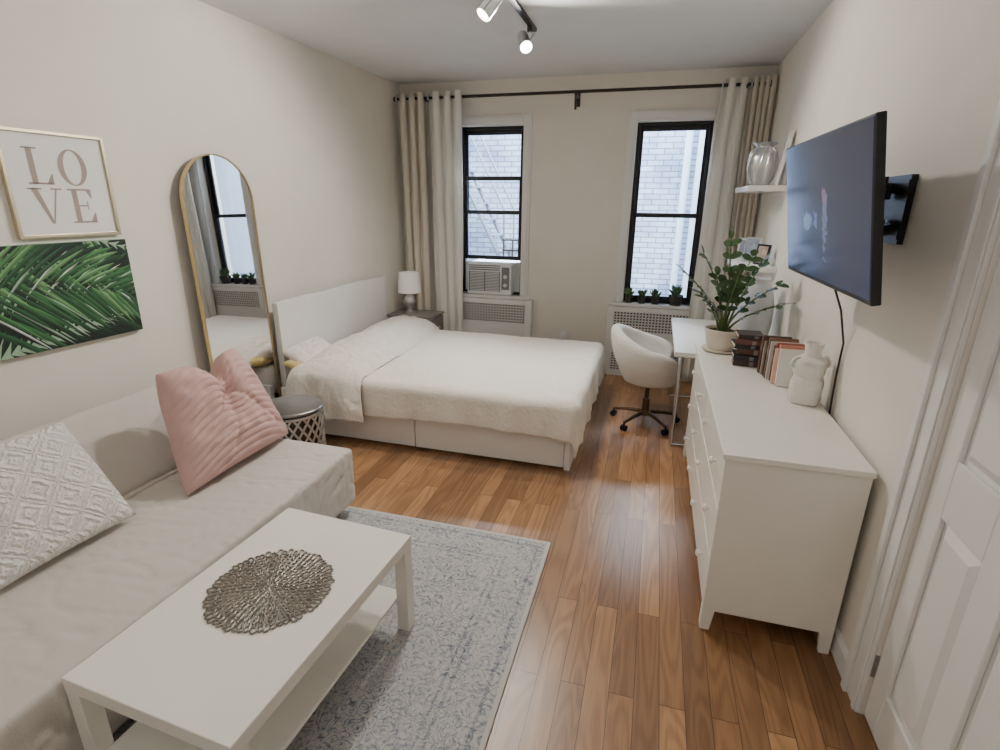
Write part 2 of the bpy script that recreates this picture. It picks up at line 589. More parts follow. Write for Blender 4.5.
w = MB()
w.box(XR, XR + .12, YF - .12, DY0, 0, ZC); w.box(XR, XR + .12, DY1, YB + .25, 0, ZC); w.box(XR, XR + .12, DY0, DY1, DZ, ZC)
struct(B(w, 'wall_right', M_wall), 'cream wall with the television')
w = MB()
xs = [wx(YB), W1[0], W1[1], W2[0], W2[1], XR]
for a, b in ((0, 1), (2, 3), (4, 5)):
    w.box(xs[a], xs[b], YB, YB + .25, 0, ZC)
for a, b in ((1, 2), (3, 4)):
    w.box(xs[a], xs[b], YB, YB + .25, 0, WZ[0]); w.box(xs[a], xs[b], YB, YB + .25, WZ[1], ZC)
struct(B(w, 'wall_back', M_wall), 'cream wall with the two windows')

def base_profile(mb, p0, p1, nrm):
    prof = [(0, 0), (.014, 0), (.014, .085), (.008, .1), (0, .104)]
    a = [mb.v((p0[0] + nrm[0] * d, p0[1] + nrm[1] * d, z)) for d, z in prof]
    b = [mb.v((p1[0] + nrm[0] * d, p1[1] + nrm[1] * d, z)) for d, z in prof]
    for i in range(len(prof) - 1):
        mb.f([a[i], a[i + 1], b[i + 1], b[i]])
    mb.f(a); mb.f(b[::-1])
m = MB(); base_profile(m, (wx(YF), YF), (wx(YB), YB), (1, 0)); struct(B(m, 'baseboard_left', M_trim))
m = MB(); base_profile(m, (XR, 1.87), (XR, YB), (-1, 0)); struct(B(m, 'baseboard_right', M_trim))
m = MB()
base_profile(m, (wx(YB), YB), (-2.21, YB), (0, -1)); base_profile(m, (-1.21, YB), (-.43, YB), (0, -1)); base_profile(m, (.57, YB), (XR, YB), (0, -1))
struct(B(m, 'baseboard_back', M_trim))

def make_window(idx, x0, x1, raised, label):
    z0, z1 = WZ
    rt = sroot('window_%d' % idx, ((x0 + x1) / 2, YB, z0), label)
    c = MB()
    cw = .085
    for (a, b) in ((x0 - cw, x0), (x1, x1 + cw)):
        c.box(a, b, YB - .022, YB, z0, z1 + cw)
        c.box(a + .02, b - .02, YB - .03, YB - .022, z0, z1 + cw)
    c.box(x0, x1, YB - .022, YB, z1, z1 + cw)
    c.box(x0, x1, YB - .03, YB - .022, z1 + .02, z1 + cw - .02)
    B(c, 'casing', M_trim, rt, bev=.004)
    B(MB().box(x0 - cw - .02, x1 + cw + .02, YB - .1, YB + .1, z0 - .03, z0), 'window_sill', M_trim, rt, bev=.006)
    fr = MB()
    t = .03
    ya, yb = YB + .08, YB + .16
    fr.box(x0, x0 + t, ya, yb, z0, z1); fr.box(x1 - t, x1, ya, yb, z0, z1)
    fr.box(x0 + t, x1 - t, ya, yb, z1 - t, z1); fr.box(x0 + t, x1 - t, ya, yb, z0, z0 + .02)
    B(fr, 'window_frame', M_black, rt, bev=.003)
    zm = 1.63
    a, b = x0 + t, x1 - t
    def sash(za, zb, y):
        s = MB(); q = .03
        s.box(a, a + q, y, y + .03, za, zb); s.box(b - q, b, y, y + .03, za, zb)
        s.box(a + q, b - q, y, y + .03, za, za + .042); s.box(a + q, b - q, y, y + .03, zb - .042, zb)
        so = B(s, 'sash', M_black, rt, bev=.003)
        B(MB().box(a + q, b - q, y + .013, y + .017, za + .042, zb - .042), 'pane', M_glass, so)
    sash(zm - .02, z1 - t, YB + .125)
    sash(z0 + .02 + raised, zm + .02 + raised, YB + .088)
    return rt
make_window(1, W1[0], W1[1], .345, 'left window with black sashes, raised over the air conditioner')
make_window(2, W2[0], W2[1], 0, 'right window with black sashes and potted plants on its sill')

# door and casing in the right wall
d = sroot('door_1', (XR + .02, (DY0 + DY1) / 2, 0), 'white panelled door in the right wall')
x0 = XR + .012
sl = MB().box(x0 + .016, x0 + .045, DY0 + .004, DY1 - .004, .008, DZ - .004)
ycols = [(DY1 - .095, DY1 - .31), (DY1 - .42, DY1 - .635)]
zrows = [(.19, .87), (1.05, 1.74), (1.84, 1.97)]
ys = [DY1 - .004] + [v for c in ycols for v in c] + [DY0 + .004]
for ya, yb in ((ys[0], ys[1]), (ys[2], ys[3]), (ys[4], ys[5])):
    sl.box(x0, x0 + .016, yb, ya, .008, DZ - .004)
zs = [.008] + [v for c in zrows for v in c] + [DZ - .004]
for (ya, yb) in ycols:
    for k in range(0, len(zs), 2):
        sl.box(x0, x0 + .016, yb, ya, zs[k], zs[k + 1])
B(sl, 'slab', M_trim, d, bev=.004)
for (ya, yb) in ycols:
    for (za, zb) in zrows:
        p = MB()
        def rect(i, x):
            return [p.v((x, y, z)) for y, z in ((yb + i, za + i), (ya - i, za + i), (ya - i, zb - i), (yb + i, zb - i))]
        rs = [rect(.001, x0 + .0158), rect(.014, x0 + .0158), rect(.042, x0 + .001), rect(.0422, x0 + .001)]
        for q0, q1 in zip(rs, rs[1:]):
            for i in range(4):
                p.f([q0[i], q0[(i + 1) % 4], q1[(i + 1) % 4], q1[i]])
        p.f(rs[-1])
        B(p, 'panel', M_trim, d)
for z in (.22, 1.86):
    B(MB().cyl((x0 - .006, DY1 - .001, z - .045), (x0 - .006, DY1 - .001, z + .045), .006, seg=10), 'hinge', M_steel, d, smooth=40)
c = MB()
cw = .12
for (ya, yb, s_) in ((DY1, DY1 + cw, 1), (DY0 - cw, DY0, -1)):
    inn, out_ = (ya, yb) if s_ > 0 else (yb, ya)
    def span(a, b_):
        return min(inn + s_ * a, inn + s_ * b_), max(inn + s_ * a, inn + s_ * b_)
    c.box(XR - .014, XR, ya, yb, 0, DZ + cw)
    q = span(.008, .03); c.box(XR - .02, XR - .014, q[0], q[1], 0, DZ + cw)
    q = span(.085, .118); c.box(XR - .028, XR - .014, q[0], q[1], 0, DZ + cw)
c.box(XR - .014, XR, DY0, DY1, DZ, DZ + cw)
c.box(XR - .028, XR - .014, DY0, DY1, DZ + cw - .034, DZ + cw - .002)
struct(B(c, 'trim_1', M_trim, bev=.005), 'moulded white casing around the door')

# ------------------------------------------------------------------ outside
b = thing('neighbouring_building', 'white painted brick building across the alley outside the windows', 'building', (-1, 8.3, -3))
B(MB().box(-9, 6, 8.3, 8.6, -3, 9), 'brick_wall', M_brick, b)
B(MB().box(.42, 6, 7.9, 8.3, -3, 9), 'rendered_pier', M_out, b)
B(MB().cyl((.3, 8.22, -3), (.3, 8.22, 9), .05), 'downpipe', M_out, b, smooth=40)
fe = thing('fire_escape', 'grey metal fire escape stairs seen through the left window', 'fire escape', (-2.2, 7, .2))
for y in (6.8, 7.3):
    B(MB().tube([(-2.75, y, 2.6), (-1.85, y, .85)], .028, 6), 'stringer', M_fire, fe)
    B(MB().tube([(-2.75, y, 3.3), (-1.9, y, 1.65), (-1.9, y, .85)], .014, 6), 'handrail', M_fire, fe)
for k in range(9):
    t = k / 8
    x = -2.72 + .84 * t; z = 2.54 - 1.63 * t
    B(MB().box(x - .07, x + .07, 6.81, 7.29, z - .012, z + .012), 'tread', M_fire, fe)
B(MB().box(-2.6, -.9, 6.7, 7.5, .8, .84), 'landing', M_fire, fe)
rl = MB()
for z in (1.15, 1.28):
    rl.tube([(-1.9, 6.74, z), (-.95, 6.74, z)], .014, 6)
for k in range(9):
    x = -1.88 + k * .115
    rl.tube([(x, 6.74, .84), (x, 6.74, 1.28)], .009, 5)
B(rl, 'railing', M_rod, fe)

# ------------------------------------------------------------------ radiator covers
def radiator(x0, x1, label):
    t = thing('radiator_cover', label, 'radiator cover', ((x0 + x1) / 2, 5.55, 0), 0, 'radiator covers under the windows')
    ya, yb = 5.5, YB - .001
    body = MB()
    body.box(x0, x1, ya + .02, yb, .0, .735)
    fr = [(x0, x0 + .07, 0, .735), (x1 - .07, x1, 0, .735), (x0 + .07, x1 - .07, .685, .735), (x0 + .07, x1 - .07, .25, .48), (x0 + .07, x1 - .07, 0, .06)]
    for a in fr:
        body.box(a[0], a[1], ya, ya + .02, a[2], a[3])
    B(body, 'body', M_grille, t, bev=.003)
    for (za, zb) in ((.48, .685), (.06, .25)):
        B(MB().box(x0 + .07, x1 - .07, ya + .014, ya + .0195, za, zb), 'grille_backing', M_gap, t)
        g = MB()
        n = 26
        for i in range(n + 1):
            x = x0 + .07 + (x1 - x0 - .14) * i / n
            g.box(x - .0066, x + .0066, ya + .004, ya + .012, za, zb)
        nzz = 7
        for j in range(nzz + 1):
            z = za + (zb - za) * j / nzz
            g.box(x0 + .07, x1 - .07, ya + .004, ya + .012, z - .0066, z + .0066)
        B(g, 'grille', M_grille, t)
    return t
radiator(-2.2, -1.22, 'white radiator cover with square grille below the air conditioner')
radiator(-.42, .55, 'white radiator cover with square grille behind the desk chair')

# ------------------------------------------------------------------ air conditioner
ac = thing('air_conditioner', 'white window air conditioner fitted under the raised left sash', 'air conditioner', (-1.715, 5.6, .772))
AY = 5.56
B(MB().box(-1.965, -1.465, AY, 6.0, .773, 1.11), 'body', M_ac, ac, bev=.012)
g = MB()
for i in range(13):
    z = .81 + i * .0165
    g.box(-1.94, -1.59, AY - .01, AY, z, z + .005)
for x in (-1.94, -1.765, -1.597):
    g.box(x, x + .006, AY - .012, AY, .805, 1.02)
B(g, 'grille', M_acd, ac)
for i in range(3):
    B(MB().box(-1.94, -1.59, AY - .014, AY, 1.035 + i * .022, 1.043 + i * .022), 'louvre', M_acd, ac)
B(MB().box(-1.57, -1.485, AY - .007, AY, .83, 1.07), 'control_panel', M_acd, ac, bev=.003)
for z in (.88, .97):
    B(MB().cyl((-1.528, AY - .022, z), (-1.528, AY - .007, z), .02), 'dial', M_plastic, ac, smooth=40)
for xa, xb in ((-2.028, -1.967), (-1.463, -1.402)):
    a = MB(); n = 5
    for i in range(n):
        a.box(xa + (xb - xa) * i / n, xa + (xb - xa) * (i + .7) / n, 5.69, 5.72, .793, 1.11)
    a.box(xa, xb, 5.7, 5.71, .793, 1.11)
    B(a, 'side_panel', M_ac, ac)

# ------------------------------------------------------------------ curtain rod and curtains
ROD_Y, ROD_Z = 5.42, 2.71
rod = thing('curtain_rod', 'dark bronze curtain rod running across both windows', 'curtain rod', (-.95, ROD_Y, ROD_Z))
B(MB().cyl((-2.67, ROD_Y, ROD_Z), (.8, ROD_Y, ROD_Z), .014), 'pole', M_rod, rod, smooth=40)
for x in (-2.67, .8):
    B(MB().lathe([(0, -.025), (.017, -.018), (.024, 0), (.017, .018), (0, .025)], (x, ROD_Y, ROD_Z), 16), 'finial', M_rod, rod, smooth=60)
for x in (-2.33, -.84, .61):
    k = MB()
    k.box(x - .012, x + .012, ROD_Y - .004, YB - .004, ROD_Z - .03, ROD_Z - .014)
    k.box(x - .016, x + .016, YB - .008, YB - .001, ROD_Z - .1, ROD_Z + .03)
    k.box(x - .012, x + .012, ROD_Y - .018, ROD_Y - .002, ROD_Z - .03, ROD_Z - .005)
    if x == -.84:
        k.box(x - .01, x + .01, ROD_Y - .012, ROD_Y + .004, ROD_Z - .15, ROD_Z - .01)
    B(k, 'bracket', M_rod, rod)

def curtain(x0, x1, folds, m, label, zb=.03, amp=.042, wob=.012, flare=0):
    t = thing('curtain', label, 'curtain', ((x0 + x1) / 2, ROD_Y, zb), 0, 'grommet curtains')
    mb = MB()
    ph = random.random() * 6
    def fn(u, v):
        z = zb + (ROD_Z + .05 - zb) * v
        xx = x0 + (x1 - x0) * u - flare * (1 - v) * (1 - u)
        a = amp * (.75 + .25 * v) * (1 - .35 * (1 - v) * math.sin(3.3 * u + ph) ** 2)
        y = ROD_Y + a * math.sin(2 * PI * folds * u + .9 * (1 - v) * math.sin(5 * u + ph)) + .01 * math.sin(9 * u + 3 * z + ph)
        return (xx + wob * math.sin(2 * PI * folds * u * 2 + z) + .02 * (1 - v) * math.sin(4 * u + ph), y, z)
    mb.grid(folds * 14, 30, fn)
    B(mb, 'cloth', m, t, smooth=180, solid=.004)
    for i in range(folds * 2):
        u = i / (folds * 2)
        x = x0 + (x1 - x0) * u
        pts = [(x + .004, ROD_Y + .026 * math.cos(q * 2 * PI / 14), ROD_Z + .026 * math.sin(q * 2 * PI / 14)) for q in range(14)]
        B(MB().tube(pts, .006, 6, True), 'grommet', M_silver, t, smooth=60)
    return t
curtain(-2.655, -2.36, 3, M_beige_cur, 'beige curtain in the left corner beside the nightstand lamp')
curtain(-2.31, -1.96, 3, M_cream_cur, 'cream curtain hanging left of the window with the air conditioner')
curtain(.415, .61, 2, M_cream_cur, 'pale cream curtain hanging right of the window with the plants', amp=.034, flare=.06)
curtain(.645, .83, 4, M_beige_cur, 'beige curtain in the right corner above the desk')

# ------------------------------------------------------------------ rug
RX0, RX1, RY0, RY1 = -2.02, -.385, .1, 2.4
rug = MB().box(RX0, RX1, RY0, RY1, .0005, .011)
o = B(rug, 'rug', rug_mat((RX1 - RX0) / 2, (RY1 - RY0) / 2), bev=.004)
tag(o, 'distressed grey and ivory patterned rug under the coffee table', 'rug')

# ------------------------------------------------------------------ sofa
sofa = thing('sofa', 'greige slipcovered armless sofa along the left wall', 'sofa', (-2.1, 1.35, 0))
SY0, SY1 = .28, 2.37
def seat_disp(p, e):
    q = p.copy()
    wv = nz((p.x * 3, p.y * 2.2, p.z * 3 + 4)) * .003
    wob = .3 * nz((p.x * 4, p.y * 4, p.z * 4 + 2))
    for (fx, fy, fz, sd, wd, dp) in ((1.2, 6.5, 3, 3, .035, .22), (2, 4, 6, 15, .03, .22), (1.5, 9, 3, 31, .035, .16), (3, 12, 9, 47, .04, .09)):
        rid = abs(nz((p.x * fx + p.y * 1.2 + wob, p.y * fy - p.x * .8, p.z * fz + sd)))
        wv -= max(0, wd - rid) * dp
    if e.length > 0:
        q += e * wv
    else:
        q.z += wv
    return q
mb = MB().soft((1.08, SY1 - SY0, .33), .024, .0135, seat_disp, Matrix.Translation((-2.06, (SY0 + SY1) / 2, .25)))
B(mb, 'seat', M_sofa, sofa, smooth=180)
Mb = Matrix.Translation((-2.455, (SY0 + SY1) / 2, .545)) @ Matrix.Rotation(-R(38), 4, 'Y')
mb = MB().soft((.16, SY1 - SY0, .46), .036, .02, seat_disp, Mb)
B(mb, 'backrest', M_sofa, sofa, smooth=180)
pp = [Vector((-2.228, SY0 + .02, .418)), Vector((-2.228, SY1 - .02, .418))]
B(MB().tube([pp[0].lerp(pp[1], i / 10) for i in range(11)], .008, 8), 'piping', M_sofa, sofa, smooth=60)
for x in (-1.62, -2.5):
    for y in (.4, 2.26):
        z0 = .012 if x > RX0 else .001
        B(MB().cyl((x, y, z0), (x, y, .11), .018, .024), 'leg', M_tvb, sofa, smooth=40)

# ------------------------------------------------------------------ cushions
def pillow_mb(w, h, t, n=44, pinch=.06, wr=.006, chop=0, ribs=0, seed=0, narrow=0, shear=0):
    mb = MB()
    top, bot = {}, {}
    def base(i, j):
        x = -1 + 2 * i / n; y = -1 + 2 * j / n
        px = x * (1 - pinch * (1 - y * y)); py = y * (1 - pinch * (1 - x * x))
        X = px * w / 2; Y = py * h / 2
        up = (y + 1) / 2
        if chop:
            k = math.exp(-((x - .1) / .3) ** 2) * up ** 2
            Y -= chop * k * h
            X *= 1 - narrow * up
            X += shear * up * w
        prof = max(0, (1 - abs(x) ** 2.4)) ** .5 * max(0, (1 - abs(y) ** 2.4)) ** .5
        Z = t / 2 * prof ** .8
        s = seed * 7.3
        wv = (nz((x * 2.2 + s, y * 2.2, s)) * 1.4 + nz((x * 5 + s, y * 5, 2 + s))) * wr * prof
        if chop:
            cr = math.exp(-((x - .1 + .1 * (1 - y)) / .2) ** 2) * max(0, y + .35) / 1.35
            wv -= .75 * cr * Z
            for (ax_, bx_, wd_) in ((.9, .35, .07), (-.7, .3, .06), (.35, .1, .05)):
                ln_ = abs(x - .1 - ax_ * (y - .5) * .8)
                wv -= .016 * math.exp(-(ln_ / wd_) ** 2) * prof
        if ribs:
            ph_ = ribs * (y * .9 + .25 * (x - .1) ** 2)
            wv += .011 * prof ** .5 * (abs(math.sin(ph_)) ** .5 - .6)
        return X, Y, Z, wv
    for i in range(n + 1):
        for j in range(n + 1):
            X, Y, Z, wv = base(i, j)
            edge = i in (0, n) or j in (0, n)
            v = mb.v((X, Y, Z + wv if not edge else 0))
            top[i, j] = v
            bot[i, j] = v if edge else mb.v((X, Y, -Z - wv * .5))
    for i in range(n):
        for j in range(n):
            mb.f([top[i, j], top[i + 1, j], top[i + 1, j + 1], top[i, j + 1]])
            mb.f([bot[i, j], bot[i, j + 1], bot[i + 1, j + 1], bot[i + 1, j]])
    return mb

def frame_mat(c, xdir, ydir):
    X = Vector(xdir).normalized()
    Y = Vector(ydir); Y = (Y - X * Y.dot(X)).normalized()
    Z = X.cross(Y)
    m = Matrix((X, Y, Z)).transposed().to_4x4()
    return Matrix.Translation(c) @ m

mt = frame_mat((-2.09, 2.02, .685), (.03, 1, .02), (-.3, .0, .55))
o = B(pillow_mb(.7, .57, .28, 160, .03, .016, .2, 26, 1, .32, .11), 'throw_pillow', M_pink, matrix=mt, smooth=180)
tag(o, 'large dusty pink ribbed pillow with a chopped top on the sofa', 'pillow')
mt = frame_mat((-2.2, 1.22, .635), (.05, 1, .0), (-.42, .04, .5))
o = B(pillow_mb(.52, .5, .15, 44, .03, .006, 0, 0, 2), 'throw_pillow', M_key, matrix=mt, smooth=180)
tag(o, 'white tufted geometric pillow at the near end of the sofa', 'pillow')

# ------------------------------------------------------------------ coffee table
CT = thing('coffee_table', 'white rectangular coffee table with square legs and lower shelf', 'coffee table', (-1.16, 1.217, .0125), R(-3))
L, Wd = .93, .6
B(MB().box(-Wd / 2, Wd / 2, -L / 2, L / 2, .39, .438), 'tabletop', M_lac, CT, bev=.003, keep=True)
for sx in (-1, 1):
    for sy in (-1, 1):
        x = sx * (Wd / 2 - .027); y = sy * (L / 2 - .027)
        B(MB().box(x - .026, x + .026, y - .026, y + .026, 0, .3895), 'leg', M_lac, CT, bev=.002, keep=True)
B(MB().box(-Wd / 2 + .0535, Wd / 2 - .0535, -L / 2 + .004, L / 2 - .004, .14, .155), 'shelf', M_lac, CT, bev=.002, keep=True)

# placemat
pm = MB()
zc = .4535
Rm = .214
rings = 10
for q in range(rings):
    r0 = .010 + q * (Rm - .032) / rings
    n = 8 + q * 6
    half = .0195
    for i in range(n):
        a = 2 * PI * (i + .5 * (q % 2) + random.uniform(-.12, .12)) / n
        cr = r0 + half * .6 + random.uniform(-.002, .002) + (random.uniform(-.006, .007) if q == rings - 1 else 0)
        wdt = PI * cr / n * .95
        pts = []
        for s in range(10):
            t = 2 * PI * s / 10
            rad = cr + half * math.cos(t)
            tan = wdt * math.sin(t) * (1 + .3 * math.cos(t))
            pts.append((-1.168 + rad * math.cos(a) - tan * math.sin(a), 1.243 + rad * math.sin(a) + tan * math.cos(a), zc + .0008 * (q % 2)))
        pm.tube(pts, .0034, 4, True)
pm.lathe([(0, -.001), (.014, -.001), (.014, .001), (0, .001)], (-1.168, 1.243, zc), 16)
o = B(pm, 'placemat', M_pewter, smooth=60)
tag(o, 'round pewter openwork placemat with petal pattern on the coffee table', 'placemat')

# ------------------------------------------------------------------ drum side table
cx, cy = -2.24, 2.80
dt = thing('drum_side_table', 'silver drum side table with lattice sides between sofa and bed', 'side table', (cx, cy, .001))
B(MB().lathe([(0, .405), (.185, .405), (.2, .41), (.202, .425), (.195, .43), (.185, .426), (0, .424)], (cx, cy, 0), 40), 'tabletop', M_steel, dt, smooth=40)
g = MB()
for z in (.008, .39):
    g.tube([(cx + .195 * math.cos(2 * PI * i / 40), cy + .195 * math.sin(2 * PI * i / 40), z) for i in range(40)], .01, 6, True)
n = 20
for s in (1, -1):
    for i in range(n):
        pts = []
        for j in range(13):
            a = 2 * PI * i / n + s * (j / 12) * 1.25
            rr = .195 - .008 * math.sin(PI * j / 12)
            pts.append((cx + rr * math.cos(a), cy + rr * math.sin(a), .01 + .385 * j / 12))
        g.tube(pts, .008, 6)
B(g, 'lattice', M_silver, dt, smooth=60)
B(MB().lathe([(0, .004), (.15, .004), (.172, .02), (.172, .4), (0, .4)], (cx, cy, 0), 32), 'inner_drum', M_inner, dt, smooth=40)

# ------------------------------------------------------------------ mirror
mi = thing('floor_mirror', 'tall arched floor mirror with thin gold frame against the left wall', 'mirror', (-2.72, 2.985, .004))
hw, ht = .285, 2.0
def arch(inset, n=28):
    pts = [(-hw + inset, inset)]
    rr = hw - inset
    for i in range(n + 1):
        a = PI - PI * i / n
        pts.append((rr * math.cos(a), ht - hw + rr * math.sin(a)))
    pts.append((hw - inset, inset))
    return pts
B(MB().prism(arch(.005), 'x', -.018, -.004), 'backing', M_gap, mi, keep=True)
B(MB().prism(arch(.006), 'x', -.003, .0), 'glass', M_mirror, mi, keep=True)
fr = MB()
A, I = arch(0), arch(.008)
n = len(A)
oa = [fr.v((-.02, y, z)) for y, z in A]; ob = [fr.v((.006, y, z)) for y, z in A]
ia = [fr.v((-.02, y, z)) for y, z in I]; ib = [fr.v((.006, y, z)) for y, z in I]
for i in range(n):
    j = (i + 1) % n
    fr.f([oa[i], oa[j], ob[j], ob[i]]); fr.f([ia[i], ib[i], ib[j], ia[j]])
    fr.f([ob[i], ob[j], ib[j], ib[i]]); fr.f([oa[i], ia[i], ia[j], oa[j]])
B(fr, 'frame', M_gold, mi, keep=True, smooth=50)
mi.rotation_euler = (0, -R(1.05), WROT)

# ------------------------------------------------------------------ wall art
def clip_poly(poly, x0, x1, y0, y1):
    for ax, lim, sg in ((0, x0, 1), (0, x1, -1), (1, y0, 1), (1, y1, -1)):
        out = []
        for i in range(len(poly)):
            a, b = poly[i - 1], poly[i]
            ia, ib = sg * (a[ax] - lim) >= 0, sg * (b[ax] - lim) >= 0
            if ia != ib:
                t = (lim - a[ax]) / (b[ax] - a[ax])
                out.append((a[0] + (b[0] - a[0]) * t, a[1] + (b[1] - a[1]) * t))
            if ib:
                out.append(b)
        poly = out
        if len(poly) < 3:
            return []
    return poly

fy0, fy1, fz0, fz1 = 1.835, 2.325, 1.54, 2.03
lv = thing('framed_print', 'square gold framed print lettered LOVE above the palm canvas', 'framed print', (XL, (fy0 + fy1) / 2, fz0))
fr = MB(); t = .016
fr.box(XL + .0005, XL + .026, fy0, fy0 + t, fz0, fz1); fr.box(XL + .0005, XL + .026, fy1 - t, fy1, fz0, fz1)
fr.box(XL + .0005, XL + .026, fy0 + t, fy1 - t, fz0, fz0 + t); fr.box(XL + .0005, XL + .026, fy0 + t, fy1 - t, fz1 - t, fz1)
B(fr, 'frame', M_champ, lv, bev=.002)
pr = B(MB().box(XL + .0005, XL + .014, fy0 + t, fy1 - t, fz0 + t, fz1 - t), 'print', M_poster, lv)
def letter(ch):
    if ch == 'L':
        return [[(.13, 0), (.31, 0), (.31, 1), (.13, 1)], [(0, .955), (.46, .955), (.46, 1), (0, 1)], [(0, 0), (.8, 0), (.8, .05), (0, .05)], [(.8, 0), (.8, .3), (.77, .3), (.6, .05), (.6, 0)]]
    if ch == 'E':
        return [[(.13, 0), (.31, 0), (.31, 1), (.13, 1)], [(0, .95), (.8, .95), (.8, 1), (0, 1)], [(0, 0), (.84, 0), (.84, .05), (0, .05)], [(.31, .485), (.6, .485), (.6, .53), (.31, .53)],
                [(.6, .38), (.635, .38), (.635, .64), (.6, .64)], [(.8, .72), (.8, .95), (.62, .95), (.77, .72)], [(.84, 0), (.84, .3), (.81, .3), (.64, .05)]]
    if ch == 'V':
        return [[(.05, 1), (.25, 1), (.59, 0), (.49, 0)], [(.81, 1), (.87, 1), (.58, 0), (.53, 0)], [(-.06, .955), (.38, .955), (.38, 1), (-.06, 1)], [(.66, .955), (1.02, .955), (1.02, 1), (.66, 1)]]
    out = []
    n = 36
    for i in range(n):
        a, b = 2 * PI * i / n, 2 * PI * (i + 1) / n
        o_ = lambda t: (.46 + .48 * math.cos(t), .5 + .52 * math.sin(t))
        i_ = lambda t: (.46 + .29 * math.cos(t), .5 + .48 * math.sin(t))
        out.append([o_(a), o_(b), i_(b), i_(a)])
    return out
for ch, oy, oz in (('L', .098, .248), ('O', .247, .248), ('V', .092, .066), ('E', .262, .066)):
    lm = MB()
    for poly in letter(ch):
        lm.f([lm.v((XL + .0148, fy0 + oy + p[0] * .142, fz0 + oz + p[1] * .165)) for p in poly])
    lo = B(lm, 'letter', M_letter, pr)
    lo['label'] = 'serif letter ' + ch
# palm canvas
py0, py1, pz0, pz1 = 1.62, 2.335, 1.005, 1.515
pc = thing('canvas_print', 'canvas print of green palm fronds below the framed lettering', 'canvas print', (XL, (py0 + py1) / 2, pz0))
B(MB().box(XL + .0005, XL + .03, py0, py1, pz0, pz1), 'canvas', M_canvas, pc, bev=.002)
pl = MB()
lay = pl.bm.loops.layers.color.new('Col')
xo = [XL + .0305]
def blade(p, ang, ln, wd, col):
    d = (math.cos(ang), math.sin(ang)); nn = (-d[1], d[0])
    for half, kk in ((1, 1.0), (-1, .72)):
        poly = [p]
        for s in range(1, 7):
            t = s / 6
            ww = wd * math.sin(PI * min(1, t * .93 + .05)) ** .7 * half
            bend = -.10 * t * t * ln
            poly.append((p[0] + d[0] * ln * t + nn[0] * ww, p[1] + d[1] * ln * t + nn[1] * ww + bend))
        for s in range(5, 0, -1):
            t = s / 6
            poly.append((p[0] + d[0] * ln * t, p[1] + d[1] * ln * t - .10 * t * t * ln))
        poly = clip_poly(poly, py0 + .001, py1 - .001, pz0 + .001, pz1 - .001)
        if len(poly) >= 3:
            xo[0] += .000004
            fc = pl.f([pl.v((xo[0], a, b)) for a, b in poly])
            if fc:
                for lp in fc.loops:
                    lp[lay] = (col[0] * kk / 255, col[1] * kk / 255, col[2] * kk / 255, 1)
def frond(p0, p1, sag, n, l0, spread, cols, wd):
    items = []
    for i in range(n):
        t = i / (n - 1)
        x = p0[0] + (p1[0] - p0[0]) * t; y = p0[1] + (p1[1] - p0[1]) * t + sag * math.sin(PI * t)
        base = math.atan2(p1[1] - p0[1], p1[0] - p0[0]) + sag * 3 * math.cos(PI * t)
        for s in (1, -1):
            ln = l0 * (1 - .45 * t) * random.uniform(.9, 1.1)
            items.append(((x, y), base + s * (spread * (1 - .35 * t)), ln, wd * random.uniform(.8, 1.2), random.choice(cols)))
    random.shuffle(items)
    for it in items:
        blade(*it)
dk = [(26, 60, 40), (20, 48, 34), (36, 76, 48), (18, 40, 30)]
md = [(58, 112, 66), (76, 134, 80), (44, 94, 58), (112, 164, 106)]
lt_ = [(196, 212, 198), (168, 196, 172), (214, 224, 214)]
frond((1.7, 1.62), (2.45, 1.42), .03, 18, .3, .8, dk + md, .018)
frond((1.5, .98), (2.3, 1.12), .02, 20, .42, .9, dk, .02)
frond((1.55, 1.2), (2.42, 1.25), .06, 22, .4, .85, dk + md, .015)
frond((1.5, 1.42), (2.2, 1.36), .05, 18, .34, .8, dk + md, .013)
frond((1.6, 1.24), (2.42, 1.2), .05, 10, .36, .8, lt_, .006)
frond((1.56, 1.3), (2.4, 1.16), .08, 22, .36, .75, md, .010)
B(pl, 'palm_image', M_palm, pc, recalc=False)
for o in (lv, pc):
    o.location.x = wx(o.location.y) + .0004
    o.rotation_euler = (0, 0, WROT)

# ------------------------------------------------------------------ bed
BX0, BX1, BY0, BY1 = -2.65, -.46, 3.23, 4.8
bed = thing('bed', 'white platform bed with panel headboard and side drawers', 'bed', (-1.5, 4, 0))
B(MB().box(-2.715, -2.665, BY0 + .075, 4.985, .002, 1.0), 'headboard', M_lac2, bed, bev=.004)
B(MB().box(BX1, BX1 + .04, BY0, BY1, .002, .36), 'footboard', M_lac2, bed, bev=.003)
for y in (BY0, BY1 - .035):
    B(MB().box(-2.664, BX1 - .001, y, y + .035, .25, .36), 'side_rail', M_lac2, bed, bev=.003)
B(MB().box(-2.66, BX1 - .002, BY0 + .04, BY1 - .036, .06, .25), 'platform', M_gap, bed)
xm = (BX0 + BX1) / 2
for (a, b_) in ((BX0 + .01, xm - .004), (xm + .004, BX1 - .004)):
    B(MB().box(a, b_, BY0 + .004, BY0 + .03, .02, .244), 'drawer', M_lac2, bed, bev=.003)
mt_ = MB().soft((2.12, 1.48, .24), .05, .06, None, Matrix.Translation((-1.58, (BY0 + BY1) / 2, .371)))
tag(B(mt_, 'mattress', M_sheet, smooth=180), 'pale mattress on the platform bed under the coverlet', 'mattress')

